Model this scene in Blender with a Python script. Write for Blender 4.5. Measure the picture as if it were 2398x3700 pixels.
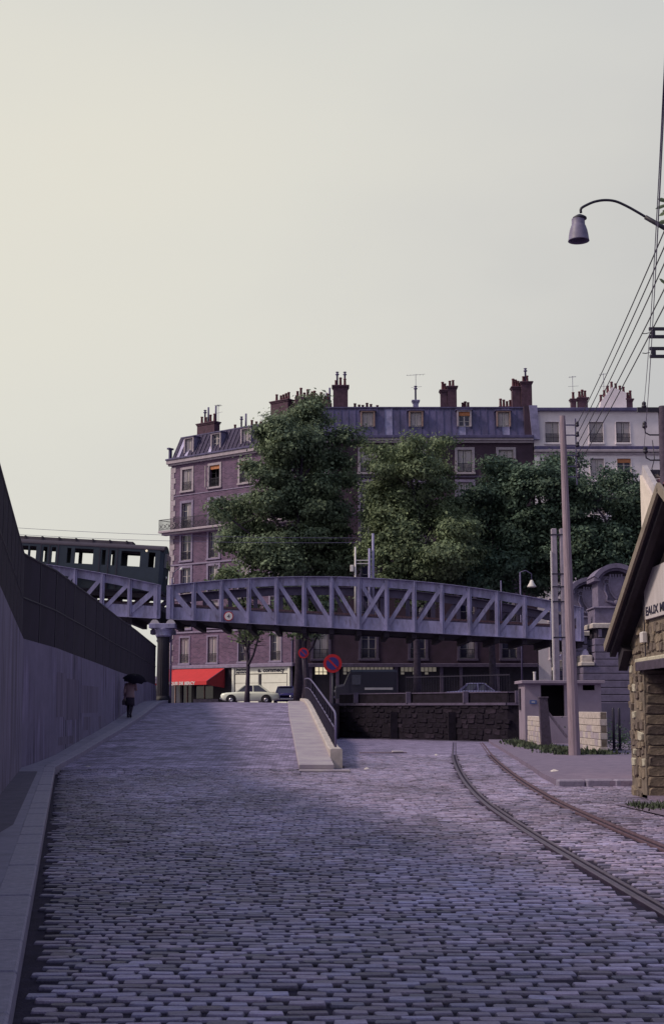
import bpy, bmesh, math, random
import numpy as np
from mathutils import Vector, Matrix

for o in list(bpy.data.objects):
    bpy.data.objects.remove(o)
SC = bpy.context.scene
COL = SC.collection
R = math.radians
random.seed(7)
RNG = np.random.default_rng(11)

# ------------------------------------------------------------------ camera
cam_d = bpy.data.cameras.new('camera')
cam = bpy.data.objects.new('camera', cam_d)
COL.objects.link(cam)
SC.camera = cam
TILT = math.atan(710 / 5000)
cam.location = (0, 0, 1.7)
cam.rotation_euler = (R(90) + TILT, 0, 0)
cam_d.sensor_fit = 'HORIZONTAL'
cam_d.sensor_width = 24.0
cam_d.lens = 24.0 * 5000 / 2398
cam_d.clip_start = 0.1
cam_d.clip_end = 3000

# ------------------------------------------------------------------ light
SUN_EL = 43.0
SUN_DIR = Vector((-1.0, -0.20, 0)).normalized() * math.cos(R(SUN_EL)) + Vector((0, 0, math.sin(R(SUN_EL))))
sun_d = bpy.data.lights.new('sun', 'SUN')
sun_d.energy = 2.4
sun_d.angle = R(10)
sun_d.color = (1.0, 0.86, 0.66)
sun = bpy.data.objects.new('sun', sun_d)
COL.objects.link(sun)
sun.location = (-60, 30, 60)
sun.rotation_euler = SUN_DIR.to_track_quat('Z', 'Y').to_euler()

wd = bpy.data.worlds.new('World')
SC.world = wd
wd.use_nodes = True
nt = wd.node_tree
nt.nodes.clear()
N = nt.nodes.new
L = nt.links.new
wout = N('ShaderNodeOutputWorld')
sky = N('ShaderNodeTexSky')
sky.sky_type = 'NISHITA'
sky.sun_disc = False
sky.sun_elevation = R(SUN_EL)
sky.sun_rotation = math.atan2(SUN_DIR.x, SUN_DIR.y)
sky.dust_density = 1.0
sky.air_density = 1.2
bg1 = N('ShaderNodeBackground')
bg1.inputs[1].default_value = 0.15
L(sky.outputs[0], bg1.inputs[0])
# thin high cloud veil over the blue, brighter towards the sun
tc = N('ShaderNodeTexCoord')
dot = N('ShaderNodeVectorMath'); dot.operation = 'DOT_PRODUCT'
L(tc.outputs['Generated'], dot.inputs[0])
dot.inputs[1].default_value = (-0.706, 0.192, 0.682)   # thin bright part of the cloud sheet, about the sun
ns = N('ShaderNodeTexNoise')
ns.inputs['Scale'].default_value = 3.4
ns.inputs['Detail'].default_value = 5
ns.inputs['Roughness'].default_value = 0.45
mp = N('ShaderNodeMapping')
mp.inputs['Scale'].default_value = (1, 1, 2.2)
L(tc.outputs['Generated'], mp.inputs[0])
L(mp.outputs[0], ns.inputs['Vector'])
ma = N('ShaderNodeMath'); ma.operation = 'MULTIPLY_ADD'
L(ns.outputs['Fac'], ma.inputs[0]); ma.inputs[1].default_value = 0.30
L(dot.outputs['Value'], ma.inputs[2])
mb2 = N('ShaderNodeMath'); mb2.operation = 'MULTIPLY_ADD'
L(ma.outputs[0], mb2.inputs[0]); mb2.inputs[1].default_value = 1 / 1.5; mb2.inputs[2].default_value = 0.46 / 1.5
rp = N('ShaderNodeValToRGB')
L(mb2.outputs[0], rp.inputs[0])
e = rp.color_ramp.elements
e[0].position = 0.0; e[0].color = (0.15, 0.155, 0.23, 1)
e[1].position = 1.0; e[1].color = (0.85, 0.80, 0.66, 1)
for p_, c_ in ((0.30, (0.28, 0.285, 0.34, 1)), (0.42, (0.41, 0.41, 0.43, 1)), (0.51, (0.555, 0.55, 0.54, 1)), (0.62, (0.68, 0.665, 0.615, 1)), (0.71, (0.745, 0.725, 0.645, 1))):
    k = e.new(p_); k.color = c_
bg2 = N('ShaderNodeBackground')
bg2.inputs[1].default_value = 1.0
L(rp.outputs[0], bg2.inputs[0])
sepz = N('ShaderNodeSeparateXYZ'); L(tc.outputs['Generated'], sepz.inputs[0])
mr = N('ShaderNodeMapRange'); mr.interpolation_type = 'SMOOTHSTEP'
L(sepz.outputs['Z'], mr.inputs['Value'])
mr.inputs['From Min'].default_value = 0.36; mr.inputs['From Max'].default_value = 0.88
mr.inputs['To Min'].default_value = 0.95; mr.inputs['To Max'].default_value = 0.15   # the veil thins towards the zenith
addw = N('ShaderNodeMixShader')
L(mr.outputs[0], addw.inputs[0])
L(bg1.outputs[0], addw.inputs[1]); L(bg2.outputs[0], addw.inputs[2])
L(addw.outputs[0], wout.inputs[0])

vs = SC.view_settings
vs.view_transform = 'Standard'
vs.look = 'None'
vs.exposure = 0.0
vs.gamma = 1.0
vs.use_curve_mapping = False
SC.render.engine = 'CYCLES'
SC.render.resolution_x = 663
SC.render.resolution_y = 1024


# ================================================================== materials
def cast(c):
    # the slide's cool violet dye balance
    lum = 0.3 * c[0] + 0.6 * c[1] + 0.1 * c[2]
    t_ = max(0.0, min(1.0, (lum - 0.10) / 0.32))
    full, light = (1.05, 0.90, 1.62), (1.02, 0.96, 1.14)
    return tuple(min(0.9, c[k] * (full[k] + (light[k] - full[k]) * t_)) for k in range(3)) + (1,)


MATS = {}


def mat(name, col, rough=0.7, var=0.25, scale=3.0, bump=0.0, bscale=40.0, metal=0.0, spec=0.4,
        stretch=(1, 1, 1), col2=None, attr=None, raw=False):
    m = bpy.data.materials.new(name)
    m.use_nodes = True
    t = m.node_tree
    b = t.nodes['Principled BSDF']
    b.inputs['Roughness'].default_value = rough
    b.inputs['Metallic'].default_value = metal
    b.inputs['Specular IOR Level'].default_value = spec
    c = (*col, 1) if raw else cast(col)
    n_, l_ = t.nodes.new, t.links.new
    co = n_('ShaderNodeTexCoord')
    mpn = n_('ShaderNodeMapping'); mpn.inputs['Scale'].default_value = stretch
    l_(co.outputs['Object'], mpn.inputs[0])
    nz = n_('ShaderNodeTexNoise'); nz.inputs['Scale'].default_value = scale
    nz.inputs['Detail'].default_value = 6; nz.inputs['Roughness'].default_value = 0.65
    l_(mpn.outputs[0], nz.inputs['Vector'])
    ramp = n_('ShaderNodeValToRGB')
    l_(nz.outputs['Fac'], ramp.inputs[0])
    el = ramp.color_ramp.elements
    el[0].position = 0.3; el[1].position = 0.7
    if col2 is None:
        lo = tuple(x * (1 - var) for x in c[:3]) + (1,)
        hi = tuple(min(1, x * (1 + var)) for x in c[:3]) + (1,)
    else:
        lo, hi = c, ((*col2, 1) if raw else cast(col2))
    el[0].color = lo; el[1].color = hi
    out = ramp.outputs[0]
    if attr:
        at = n_('ShaderNodeAttribute'); at.attribute_name = attr
        mx = n_('ShaderNodeMix'); mx.data_type = 'RGBA'; mx.blend_type = 'MULTIPLY'
        mx.inputs['Factor'].default_value = 1
        l_(out, mx.inputs['A']); l_(at.outputs['Color'], mx.inputs['B'])
        out = mx.outputs['Result']
    l_(out, b.inputs['Base Color'])
    if bump:
        bz = n_('ShaderNodeTexNoise'); bz.inputs['Scale'].default_value = bscale
        bz.inputs['Detail'].default_value = 4
        l_(mpn.outputs[0], bz.inputs['Vector'])
        bp = n_('ShaderNodeBump'); bp.inputs['Strength'].default_value = bump
        bp.inputs['Distance'].default_value = 0.02
        l_(bz.outputs['Fac'], bp.inputs['Height'])
        l_(bp.outputs[0], b.inputs['Normal'])
    MATS[name] = m
    return m


def nodes_of(m):
    t = m.node_tree
    return t, t.nodes.new, t.links.new, t.nodes['Principled BSDF']


# ground
mat('cobble', (0.285, 0.258, 0.282), 0.58, 0.28, 9, 0.5, 60, attr='tone', spec=0.28)
mat('joint', (0.035, 0.031, 0.033), 0.95, 0.3, 6, 0.5, 50, spec=0.1)
mat('granite', (0.235, 0.225, 0.22), 0.7, 0.22, 14, 0.3, 80)
mat('pavement', (0.20, 0.195, 0.19), 0.75, 0.2, 2.5, 0.25, 90)
mat('asphalt', (0.085, 0.08, 0.08), 0.85, 0.25, 4, 0.4, 120)
mat('street', (0.11, 0.105, 0.105), 0.8, 0.2, 1.2, 0.3, 60)
mat('earth', (0.21, 0.18, 0.17), 0.9, 0.3, 3, 0.6, 40, col2=(0.13, 0.115, 0.115))
mat('island_concrete', (0.27, 0.245, 0.225), 0.85, 0.16, 1.3, 0.4, 50, col2=(0.40, 0.375, 0.335))
mat('rail_steel', (0.12, 0.10, 0.10), 0.42, 0.35, 7, 0.2, 60, metal=0.6)
mat('rust', (0.10, 0.065, 0.055), 0.8, 0.4, 12, 0.3, 60)
# far cobbles: same stones, carried by the material
m = mat('cobble_far', (0.265, 0.24, 0.262), 0.75, 0.3, 1.1, 0.0, spec=0.15)
t, n_, l_, b = nodes_of(m)
co = n_('ShaderNodeTexCoord')
bk = n_('ShaderNodeTexBrick')
bk.offset = 0.5; bk.squash = 1.0
bk.inputs['Scale'].default_value = 1.0
bk.inputs['Brick Width'].default_value = 0.235
bk.inputs['Row Height'].default_value = 0.127
bk.inputs['Mortar Size'].default_value = 0.009
bk.inputs['Mortar Smooth'].default_value = 0.3
bk.inputs['Color1'].default_value = (1.35, 1.35, 1.35, 1)
bk.inputs['Color2'].default_value = (0.50, 0.50, 0.52, 1)
bk.inputs['Mortar'].default_value = (0.40, 0.40, 0.40, 1)
l_(co.outputs['Object'], bk.inputs['Vector'])
st = n_('ShaderNodeTexNoise'); st.inputs['Scale'].default_value = 1.0; st.inputs['Detail'].default_value = 5
sm = n_('ShaderNodeMapping'); sm.inputs['Scale'].default_value = (0.35, 1.6, 1)
l_(co.outputs['Object'], sm.inputs[0]); l_(sm.outputs[0], st.inputs['Vector'])
sr = n_('ShaderNodeValToRGB'); sr.color_ramp.elements[0].position = 0.33; sr.color_ramp.elements[1].position = 0.68
sr.color_ramp.elements[0].color = (0.68, 0.68, 0.7, 1); sr.color_ramp.elements[1].color = (1.2, 1.2, 1.2, 1)
l_(st.outputs['Fac'], sr.inputs[0])
src = b.inputs['Base Color'].links[0].from_socket
mx = n_('ShaderNodeMix'); mx.data_type = 'RGBA'; mx.blend_type = 'MULTIPLY'; mx.inputs['Factor'].default_value = 1
mx2 = n_('ShaderNodeMix'); mx2.data_type = 'RGBA'; mx2.blend_type = 'MULTIPLY'; mx2.inputs['Factor'].default_value = 1
l_(src, mx.inputs['A']); l_(bk.outputs['Color'], mx.inputs['B'])
l_(mx.outputs['Result'], mx2.inputs['A']); l_(sr.outputs[0], mx2.inputs['B'])
l_(mx2.outputs['Result'], b.inputs['Base Color'])
bp = n_('ShaderNodeBump'); bp.inputs['Strength'].default_value = 0.35; bp.inputs['Distance'].default_value = 0.02; bp.invert = True
l_(bk.outputs['Fac'], bp.inputs['Height']); l_(bp.outputs[0], b.inputs['Normal'])

# streaked concrete of the left wall (rain streaks + old patches)
m = mat('streaked_concrete', (0.165, 0.158, 0.162), 0.82, 0.16, 1.3, 0.25, 50)
t, n_, l_, b = nodes_of(m)
co = n_('ShaderNodeTexCoord')
s1 = n_('ShaderNodeTexNoise'); s1.inputs['Scale'].default_value = 1.0; s1.inputs['Detail'].default_value = 6; s1.inputs['Roughness'].default_value = 0.7
k1 = n_('ShaderNodeMapping'); k1.inputs['Scale'].default_value = (3.6, 3.6, 0.16)
l_(co.outputs['Object'], k1.inputs[0]); l_(k1.outputs[0], s1.inputs['Vector'])
r1 = n_('ShaderNodeValToRGB'); r1.color_ramp.elements[0].position = 0.40; r1.color_ramp.elements[1].position = 0.62
r1.color_ramp.elements[0].color = (0.42, 0.40, 0.46, 1); r1.color_ramp.elements[1].color = (1.35, 1.33, 1.35, 1)
l_(s1.outputs['Fac'], r1.inputs[0])
# where the stains sit: blotches of metres
s2 = n_('ShaderNodeTexNoise'); s2.inputs['Scale'].default_value = 0.33; s2.inputs['Detail'].default_value = 2
l_(co.outputs['Object'], s2.inputs['Vector'])
r2 = n_('ShaderNodeValToRGB'); r2.color_ramp.elements[0].position = 0.44; r2.color_ramp.elements[1].position = 0.56
l_(s2.outputs['Fac'], r2.inputs[0])
src = b.inputs['Base Color'].links[0].from_socket
mx = n_('ShaderNodeMix'); mx.data_type = 'RGBA'; mx.blend_type = 'MULTIPLY'
l_(r2.outputs[0], mx.inputs['Factor']); l_(src, mx.inputs['A']); l_(r1.outputs[0], mx.inputs['B'])
l_(mx.outputs['Result'], b.inputs['Base Color'])

mat('fence_sheet', (0.030, 0.026, 0.028), 0.7, 0.3, 1.6, 0.2, 30, stretch=(1, 1, 0.25))
mat('fence_iron', (0.022, 0.02, 0.024), 0.6, 0.2)
mat('old_plaster_patch', (0.075, 0.068, 0.07), 0.85, 0.4, 2.2, 0.3, 40, stretch=(2, 2.4, 0.12), col2=(0.19, 0.175, 0.175))
mat('bridge_paint', (0.245, 0.248, 0.295), 0.65, 0.38, 1.6, 0.25, 40, stretch=(1.6, 1.6, 0.5))
m = MATS['bridge_paint']
t, n_, l_, b = nodes_of(m)
co = n_('ShaderNodeTexCoord')
mq = n_('ShaderNodeMapping'); mq.inputs['Scale'].default_value = (5, 5, 1.1)
l_(co.outputs['Object'], mq.inputs[0])
rn = n_('ShaderNodeTexNoise'); rn.inputs['Scale'].default_value = 1.0; rn.inputs['Detail'].default_value = 8; rn.inputs['Roughness'].default_value = 0.7
l_(mq.outputs[0], rn.inputs['Vector'])
rr = n_('ShaderNodeValToRGB'); rr.color_ramp.elements[0].position = 0.56; rr.color_ramp.elements[1].position = 0.70
rr.color_ramp.elements[0].color = (0, 0, 0, 1); rr.color_ramp.elements[1].color = (0.75, 0.75, 0.75, 1)
l_(rn.outputs['Fac'], rr.inputs[0])
src = b.inputs['Base Color'].links[0].from_socket
mx = n_('ShaderNodeMix'); mx.data_type = 'RGBA'
l_(rr.outputs[0], mx.inputs['Factor']); l_(src, mx.inputs['A']); mx.inputs['B'].default_value = (0.085, 0.06, 0.075, 1)
l_(mx.outputs['Result'], b.inputs['Base Color'])
mat('bridge_dark', (0.022, 0.018, 0.022), 0.75, 0.3, 2)
mat('bridge_shaded', (0.065, 0.06, 0.07), 0.8, 0.3, 2)  # darker copy of bridge_paint: the far girder's shade put into its colour
mat('column_paint', (0.016, 0.014, 0.019), 0.6, 0.3, 3)
mat('ballast', (0.10, 0.085, 0.08), 0.9, 0.4, 14, 0.6, 30)
mat('cast_stone', (0.42, 0.40, 0.38), 0.75, 0.22, 3, 0.3, 40)
mat('dirty_stone', (0.155, 0.145, 0.145), 0.8, 0.3, 2.5, 0.4, 30)
mat('lime_stone', (0.46, 0.42, 0.36), 0.8, 0.25, 3, 0.4, 30)
mat('wall_shaded', (0.016, 0.0135, 0.014), 0.9, 0.45, 3, 0.5, 25, spec=0.15)  # shade on the back wall is put into its stone colour
mat('wall_shaded_pale', (0.030, 0.025, 0.024), 0.9, 0.45, 3, 0.5, 25, spec=0.15)  # paler stones of the same wall, shade in the colour too
mat('dark_stone', (0.036, 0.031, 0.032), 0.85, 0.45, 3, 0.5, 25)
mat('zinc', (0.085, 0.082, 0.105), 0.42, 0.4, 2.0, 0.15, 30, metal=0.25, stretch=(1, 1, 0.4))
mat('zinc_light', (0.24, 0.24, 0.28), 0.45, 0.3, 2.0, 0.1, 30, metal=0.25)
mat('slate', (0.06, 0.055, 0.062), 0.8, 0.35, 4, spec=0.2)
mat('shaded_brick', (0.055, 0.036, 0.037), 0.85, 0.3, 0.9)  # darker house brick: shade behind the viaduct painted into the base colour
mat('trim_stone', (0.36, 0.325, 0.30), 0.8, 0.2, 3, 0.2, 40)
mat('trim_grey', (0.225, 0.205, 0.215), 0.8, 0.22, 3, 0.2, 40)
mat('shaded_trim', (0.085, 0.075, 0.078), 0.85, 0.3, 3)  # darker copy of the grey trim, with shade painted into the colour
mat('plaster', (0.74, 0.69, 0.66), 0.85, 0.12, 0.8, 0.15, 30)
mat('shop_cream', (0.78, 0.76, 0.72), 0.7, 0.06, 3, raw=True)
mat('shop_dark', (0.018, 0.015, 0.018), 0.7, 0.3, 2)
mat('wood_frame', (0.45, 0.42, 0.38), 0.6, 0.1, 4)
mat('wood_tan', (0.30, 0.21, 0.13), 0.7, 0.2, 4)
mat('curtain', (0.47, 0.44, 0.42), 0.9, 0.22, 5, stretch=(4, 1, 0.3))
mat('blind_orange', (0.45, 0.20, 0.07), 0.8, 0.2, 5)
mat('dark_iron', (0.022, 0.02, 0.026), 0.5, 0.2)
mat('grey_iron', (0.11, 0.105, 0.13), 0.5, 0.2)
mat('white_paint', (0.62, 0.60, 0.54), 0.5, 0.08)
mat('awning_red', (0.52, 0.030, 0.040), 0.75, 0.10, 3, raw=True)
mat('awning_dark_red', (0.23, 0.014, 0.03), 0.8, 0.12, 3, raw=True)
mat('sign_red', (0.42, 0.008, 0.02), 0.5, 0.1, raw=True)
mat('sign_blue', (0.03, 0.02, 0.17), 0.5, 0.1, raw=True)
mat('plate_blue', (0.07, 0.10, 0.28), 0.5, 0.1, raw=True)
mat('ink', (0.018, 0.016, 0.03), 0.6, 0.05)
mat('terracotta', (0.13, 0.052, 0.042), 0.8, 0.25, 4)
mat('tile_red', (0.27, 0.095, 0.065), 0.8, 0.4, 5, 0.3, 30)
mat('chimney_brick', (0.075, 0.043, 0.042), 0.85, 0.35, 4, 0.3, 20)
mat('pole_wood', (0.27, 0.225, 0.19), 0.85, 0.25, 6, 0.4, 30, stretch=(3, 3, 0.25))
mat('pole_concrete', (0.32, 0.29, 0.27), 0.8, 0.2, 4, 0.3, 30)
mat('rotten_wood', (0.06, 0.05, 0.05), 0.85, 0.35, 6, 0.5, 20)
mat('hut_concrete', (0.255, 0.225, 0.205), 0.85, 0.14, 1.6, 0.25, 50)
mat('block_stone', (0.46, 0.41, 0.35), 0.85, 0.3, 5, 0.5, 25, attr=None)
mat('rubble', (0.225, 0.172, 0.142), 0.9, 0.4, 7, 0.8, 18, raw=True)
mat('rubble_light', (0.45, 0.405, 0.35), 0.9, 0.25, 7, 0.8, 18, raw=True)
mat('rubble_brown', (0.14, 0.105, 0.10), 0.9, 0.45, 7, 0.8, 18, raw=True)
mat('mortar', (0.175, 0.137, 0.122), 0.95, 0.4, 4, 0.7, 22, raw=True)
mat('board_white', (0.50, 0.47, 0.44), 0.8, 0.12, 2.5, stretch=(1, 2, 0.4))
mat('eave_wood', (0.025, 0.021, 0.02), 0.8, 0.3, 5)
mat('verge_wood', (0.22, 0.175, 0.155), 0.8, 0.2, 5, raw=True)
mat('lime_wash', (0.66, 0.60, 0.48), 0.85, 0.16, 3, 0.3, 25)
mat('lamp_grey', (0.17, 0.165, 0.17), 0.5, 0.2, 6)
mat('car_white', (0.86, 0.86, 0.80), 0.25, 0.03, 3, spec=0.5, raw=True)
mat('car_navy', (0.030, 0.028, 0.085), 0.25, 0.05, 3, spec=0.5)
mat('car_grey', (0.16, 0.17, 0.22), 0.3, 0.05, 3, spec=0.5)
mat('car_dark', (0.03, 0.03, 0.034), 0.35, 0.05, 3, spec=0.5)
mat('rubber', (0.018, 0.017, 0.018), 0.8, 0.1)
mat('chrome', (0.55, 0.55, 0.56), 0.25, 0.05, metal=0.9)
mat('train_green', (0.026, 0.042, 0.040), 0.42, 0.15, 2)
mat('train_roof', (0.040, 0.033, 0.034), 0.7, 0.2, 2)
mat('train_inside', (0.06, 0.055, 0.055), 0.7, 0.1)
mat('bark', (0.06, 0.05, 0.05), 0.9, 0.35, 6, 0.6, 20)
mat('grass', (0.055, 0.085, 0.035), 0.8, 0.35, 8, attr='tone')
mat('jacket', (0.27, 0.20, 0.15), 0.9, 0.15, 30)
mat('skirt', (0.025, 0.02, 0.024), 0.9, 0.1)
mat('skin', (0.34, 0.20, 0.16), 0.6, 0.05)
mat('hair', (0.05, 0.035, 0.03), 0.6, 0.1)
mat('umbrella', (0.010, 0.009, 0.011), 0.95, 0.1, spec=0.05)
mat('bag', (0.035, 0.027, 0.028), 0.5, 0.1)
mat('paper', (0.62, 0.58, 0.50), 0.8, 0.1)
mat('base_ground', (0.10, 0.095, 0.09), 0.9, 0.2, 0.3)

# brick of the tall houses: brick courses too small to build at this distance
m = mat('house_brick', (0.112, 0.078, 0.080), 0.85, 0.22, 0.9, 0.0)
t, n_, l_, b = nodes_of(m)
co = n_('ShaderNodeTexCoord')
sp = n_('ShaderNodeMapping'); sp.inputs['Rotation'].default_value = (R(90), 0, 0)
l_(co.outputs['Object'], sp.inputs[0])
bk = n_('ShaderNodeTexBrick'); bk.inputs['Scale'].default_value = 1.0
bk.inputs['Brick Width'].default_value = 0.33; bk.inputs['Row Height'].default_value = 0.11
bk.inputs['Mortar Size'].default_value = 0.012
bk.inputs['Color1'].default_value = (1.35, 1.3, 1.3, 1); bk.inputs['Color2'].default_value = (0.65, 0.65, 0.72, 1)
bk.inputs['Mortar'].default_value = (1.5, 1.7, 1.7, 1)
l_(sp.outputs[0], bk.inputs['Vector'])
src = b.inputs['Base Color'].links[0].from_socket
mx = n_('ShaderNodeMix'); mx.data_type = 'RGBA'; mx.blend_type = 'MULTIPLY'; mx.inputs['Factor'].default_value = 0.9
l_(src, mx.inputs['A']); l_(bk.outputs['Color'], mx.inputs['B']); l_(mx.outputs['Result'], b.inputs['Base Color'])


def leafmat(name, lo, hi):
    m = mat(name, lo, 0.65, 0.3, 0.5, col2=hi, attr='tone', spec=0.2, raw=True)
    t, n_, l_, b = nodes_of(m)
    tr = n_('ShaderNodeBsdfTranslucent')
    l_(b.inputs['Base Color'].links[0].from_socket, tr.inputs[0])
    ms = n_('ShaderNodeMixShader'); ms.inputs[0].default_value = 0.28
    out = t.nodes['Material Output']
    l_(b.outputs[0], ms.inputs[1]); l_(tr.outputs[0], ms.inputs[2]); l_(ms.outputs[0], out.inputs[0])
    return m


leafmat('leaf_dark', (0.105, 0.140, 0.112), (0.185, 0.230, 0.150))
leafmat('leaf_light', (0.125, 0.160, 0.112), (0.205, 0.250, 0.150))
leafmat('leaf_deep', (0.066, 0.104, 0.094), (0.120, 0.168, 0.122))

m = mat('glass', (0.03, 0.03, 0.045), 0.08, 0.1, 1, spec=0.6)
m = mat('car_glass', (0.035, 0.035, 0.05), 0.06, 0.1, 1, spec=0.7)
m = mat('lit_window', (0.8, 0.72, 0.5), 0.6, 0.1, 6)
b = m.node_tree.nodes['Principled BSDF']
b.inputs['Emission Color'].default_value = (1.0, 0.86, 0.58, 1)
b.inputs['Emission Strength'].default_value = 0.62
m = mat('dim_window', (0.3, 0.28, 0.22), 0.6, 0.2, 6)
b = m.node_tree.nodes['Principled BSDF']
b.inputs['Emission Color'].default_value = (0.9, 0.82, 0.6, 1)
b.inputs['Emission Strength'].default_value = 0.10


# ================================================================== mesh builder
class M:
    def __init__(s):
        s.v = []; s.f = []; s.mi = []

    def add(s, vs_, fs_):
        o = len(s.v)
        s.v += [tuple(p) for p in vs_]
        s.f += [tuple(i + o for i in f) for f in fs_]
        return s

    def box(s, x0, x1, y0, y1, z0, z1):
        return s.add([(x0, y0, z0), (x1, y0, z0), (x1, y1, z0), (x0, y1, z0), (x0, y0, z1), (x1, y0, z1), (x1, y1, z1), (x0, y1, z1)],
                     [(0, 3, 2, 1), (4, 5, 6, 7), (0, 1, 5, 4), (1, 2, 6, 5), (2, 3, 7, 6), (3, 0, 4, 7)])

    def cbox(s, x0, x1, y0, y1, z0, z1, c=0.02):
        # box whose top edges and uprights are chamfered
        vs_ = []
        for z, k in ((z0, 0), (z1 - c, 0), (z1, c)):
            a0, a1, b0, b1 = x0 + k, x1 - k, y0 + k, y1 - k
            vs_ += [(a0 + c, b0, z), (a1 - c, b0, z), (a1, b0 + c, z), (a1, b1 - c, z), (a1 - c, b1, z), (a0 + c, b1, z), (a0, b1 - c, z), (a0, b0 + c, z)]
        fs_ = [tuple(range(7, -1, -1)), tuple(range(16, 24))]
        for r in (0, 8):
            for i in range(8):
                j = (i + 1) % 8
                fs_.append((r + i, r + j, r + 8 + j, r + 8 + i))
        return s.add(vs_, fs_)

    def beam(s, p, q, w, h, up=(0, 0, 1)):
        p, q = Vector(p), Vector(q)
        d = (q - p).normalized()
        u = Vector(up)
        if abs(d.dot(u)) > 0.98:
            u = Vector((0, 1, 0))
        a = d.cross(u).normalized() * (w / 2)
        b_ = a.cross(d).normalized() * (h / 2)
        vs_ = [p - a - b_, p + a - b_, p + a + b_, p - a + b_, q - a - b_, q + a - b_, q + a + b_, q - a + b_]
        return s.add(vs_, [(0, 1, 2, 3), (7, 6, 5, 4), (0, 4, 5, 1), (1, 5, 6, 2), (2, 6, 7, 3), (3, 7, 4, 0)])

    def tube(s, pts, r, n=8, cap=True):
        pts = [Vector(p) for p in pts]
        rs = r if isinstance(r, (list, tuple)) else [r] * len(pts)
        prev = None
        vs_ = []
        for i, p in enumerate(pts):
            d = (pts[min(i + 1, len(pts) - 1)] - pts[max(i - 1, 0)])
            d = d.normalized() if d.length > 1e-9 else Vector((0, 0, 1))
            if prev is None:
                a = d.orthogonal().normalized()
            else:
                a = (prev - d * prev.dot(d))
                a = a.normalized() if a.length > 1e-6 else d.orthogonal().normalized()
            prev = a
            b_ = d.cross(a)
            for k in range(n):
                t_ = 2 * math.pi * k / n
                vs_.append(p + (a * math.cos(t_) + b_ * math.sin(t_)) * rs[i])
        fs_ = []
        for i in range(len(pts) - 1):
            for k in range(n):
                k2 = (k + 1) % n
                fs_.append((i * n + k, i * n + k2, (i + 1) * n + k2, (i + 1) * n + k))
        if cap:
            fs_.append(tuple(range(n - 1, -1, -1)))
            fs_.append(tuple(range((len(pts) - 1) * n, len(pts) * n)))
        return s.add(vs_, fs_)

    def lathe(s, prof, cx=0, cy=0, n=16, sx=1.0, sy=1.0):
        vs_ = []; fs_ = []
        for r, z in prof:
            for k in range(n):
                t_ = 2 * math.pi * k / n
                vs_.append((cx + r * sx * math.cos(t_), cy + r * sy * math.sin(t_), z))
        for i in range(len(prof) - 1):
            for k in range(n):
                k2 = (k + 1) % n
                fs_.append((i * n + k, i * n + k2, (i + 1) * n + k2, (i + 1) * n + k))
        fs_.append(tuple(range(n - 1, -1, -1)))
        fs_.append(tuple(range((len(prof) - 1) * n, len(prof) * n)))
        return s.add(vs_, fs_)

    def prism(s, poly, a, b_, plane='xz'):
        # polygon extruded between a and b along the third axis
        def mk(p, t_):
            return {'xz': (p[0], t_, p[1]), 'yz': (t_, p[0], p[1]), 'xy': (p[0], p[1], t_)}[plane]
        n = len(poly)
        vs_ = [mk(p, a) for p in poly] + [mk(p, b_) for p in poly]
        fs_ = [tuple(range(n)), tuple(range(2 * n - 1, n - 1, -1))]
        for i in range(n):
            j = (i + 1) % n
            fs_.append((i, i + n, j + n, j))
        return s.add(vs_, fs_)

    def loft(s, rings, cap=True):
        n = len(rings[0])
        vs_ = [p for r in rings for p in r]
        fs_ = []
        for i in range(len(rings) - 1):
            for k in range(n):
                k2 = (k + 1) % n
                fs_.append((i * n + k, i * n + k2, (i + 1) * n + k2, (i + 1) * n + k))
        if cap:
            fs_.append(tuple(range(n - 1, -1, -1)))
            fs_.append(tuple(range((len(rings) - 1) * n, len(rings) * n)))
        return s.add(vs_, fs_)

    def mesh(s, name, material, smooth=False):
        me = bpy.data.meshes.new(name)
        me.from_pydata(s.v, [], s.f)
        bm = bmesh.new(); bm.from_mesh(me)
        bmesh.ops.recalc_face_normals(bm, faces=bm.faces)
        bm.to_mesh(me); bm.free()
        if smooth:
            me.polygons.foreach_set('use_smooth', [True] * len(me.polygons))
        if material:
            me.materials.append(MATS[material])
        return me

    def obj(s, name, material, parent=None, smooth=False, loc=(0, 0, 0), rot=(0, 0, 0)):
        return put(s.mesh(name, material, smooth), name, parent, loc, rot)


def put(me, name, parent=None, loc=(0, 0, 0), rot=(0, 0, 0), scale=(1, 1, 1)):
    o = bpy.data.objects.new(name, me)
    COL.objects.link(o)
    o.parent = parent
    o.location = loc; o.rotation_euler = rot; o.scale = scale
    return o


def tag(o, label=None, cat=None, group=None, kind=None):
    if label: o['label'] = label
    if cat: o['category'] = cat
    if group: o['group'] = group
    if kind: o['kind'] = kind
    return o


def thing(name, label, cat, loc=(0, 0, 0), rotz=0, group=None):
    o = bpy.data.objects.new(name, None)
    COL.objects.link(o)
    o.empty_display_size = 0.3
    o.location = loc; o.rotation_euler = (0, 0, rotz)
    return tag(o, label, cat, group)


def text_obj(txt, name, material, parent, size, loc, rot, extrude=0.004, sx=1.0, align='LEFT', bold=0.0):
    cu = bpy.data.curves.new(name, 'FONT')
    cu.body = txt; cu.size = size; cu.extrude = extrude; cu.align_x = align; cu.offset = bold
    cu.resolution_u = 2
    tmp = bpy.data.objects.new(name, cu)
    COL.objects.link(tmp)
    dg = bpy.context.evaluated_depsgraph_get()
    me = bpy.data.meshes.new_from_object(tmp.evaluated_get(dg))
    bpy.data.objects.remove(tmp); bpy.data.curves.remove(cu)
    me.materials.clear(); me.materials.append(MATS[material])
    return put(me, name, parent, loc, rot, (sx, 1, 1))


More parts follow.
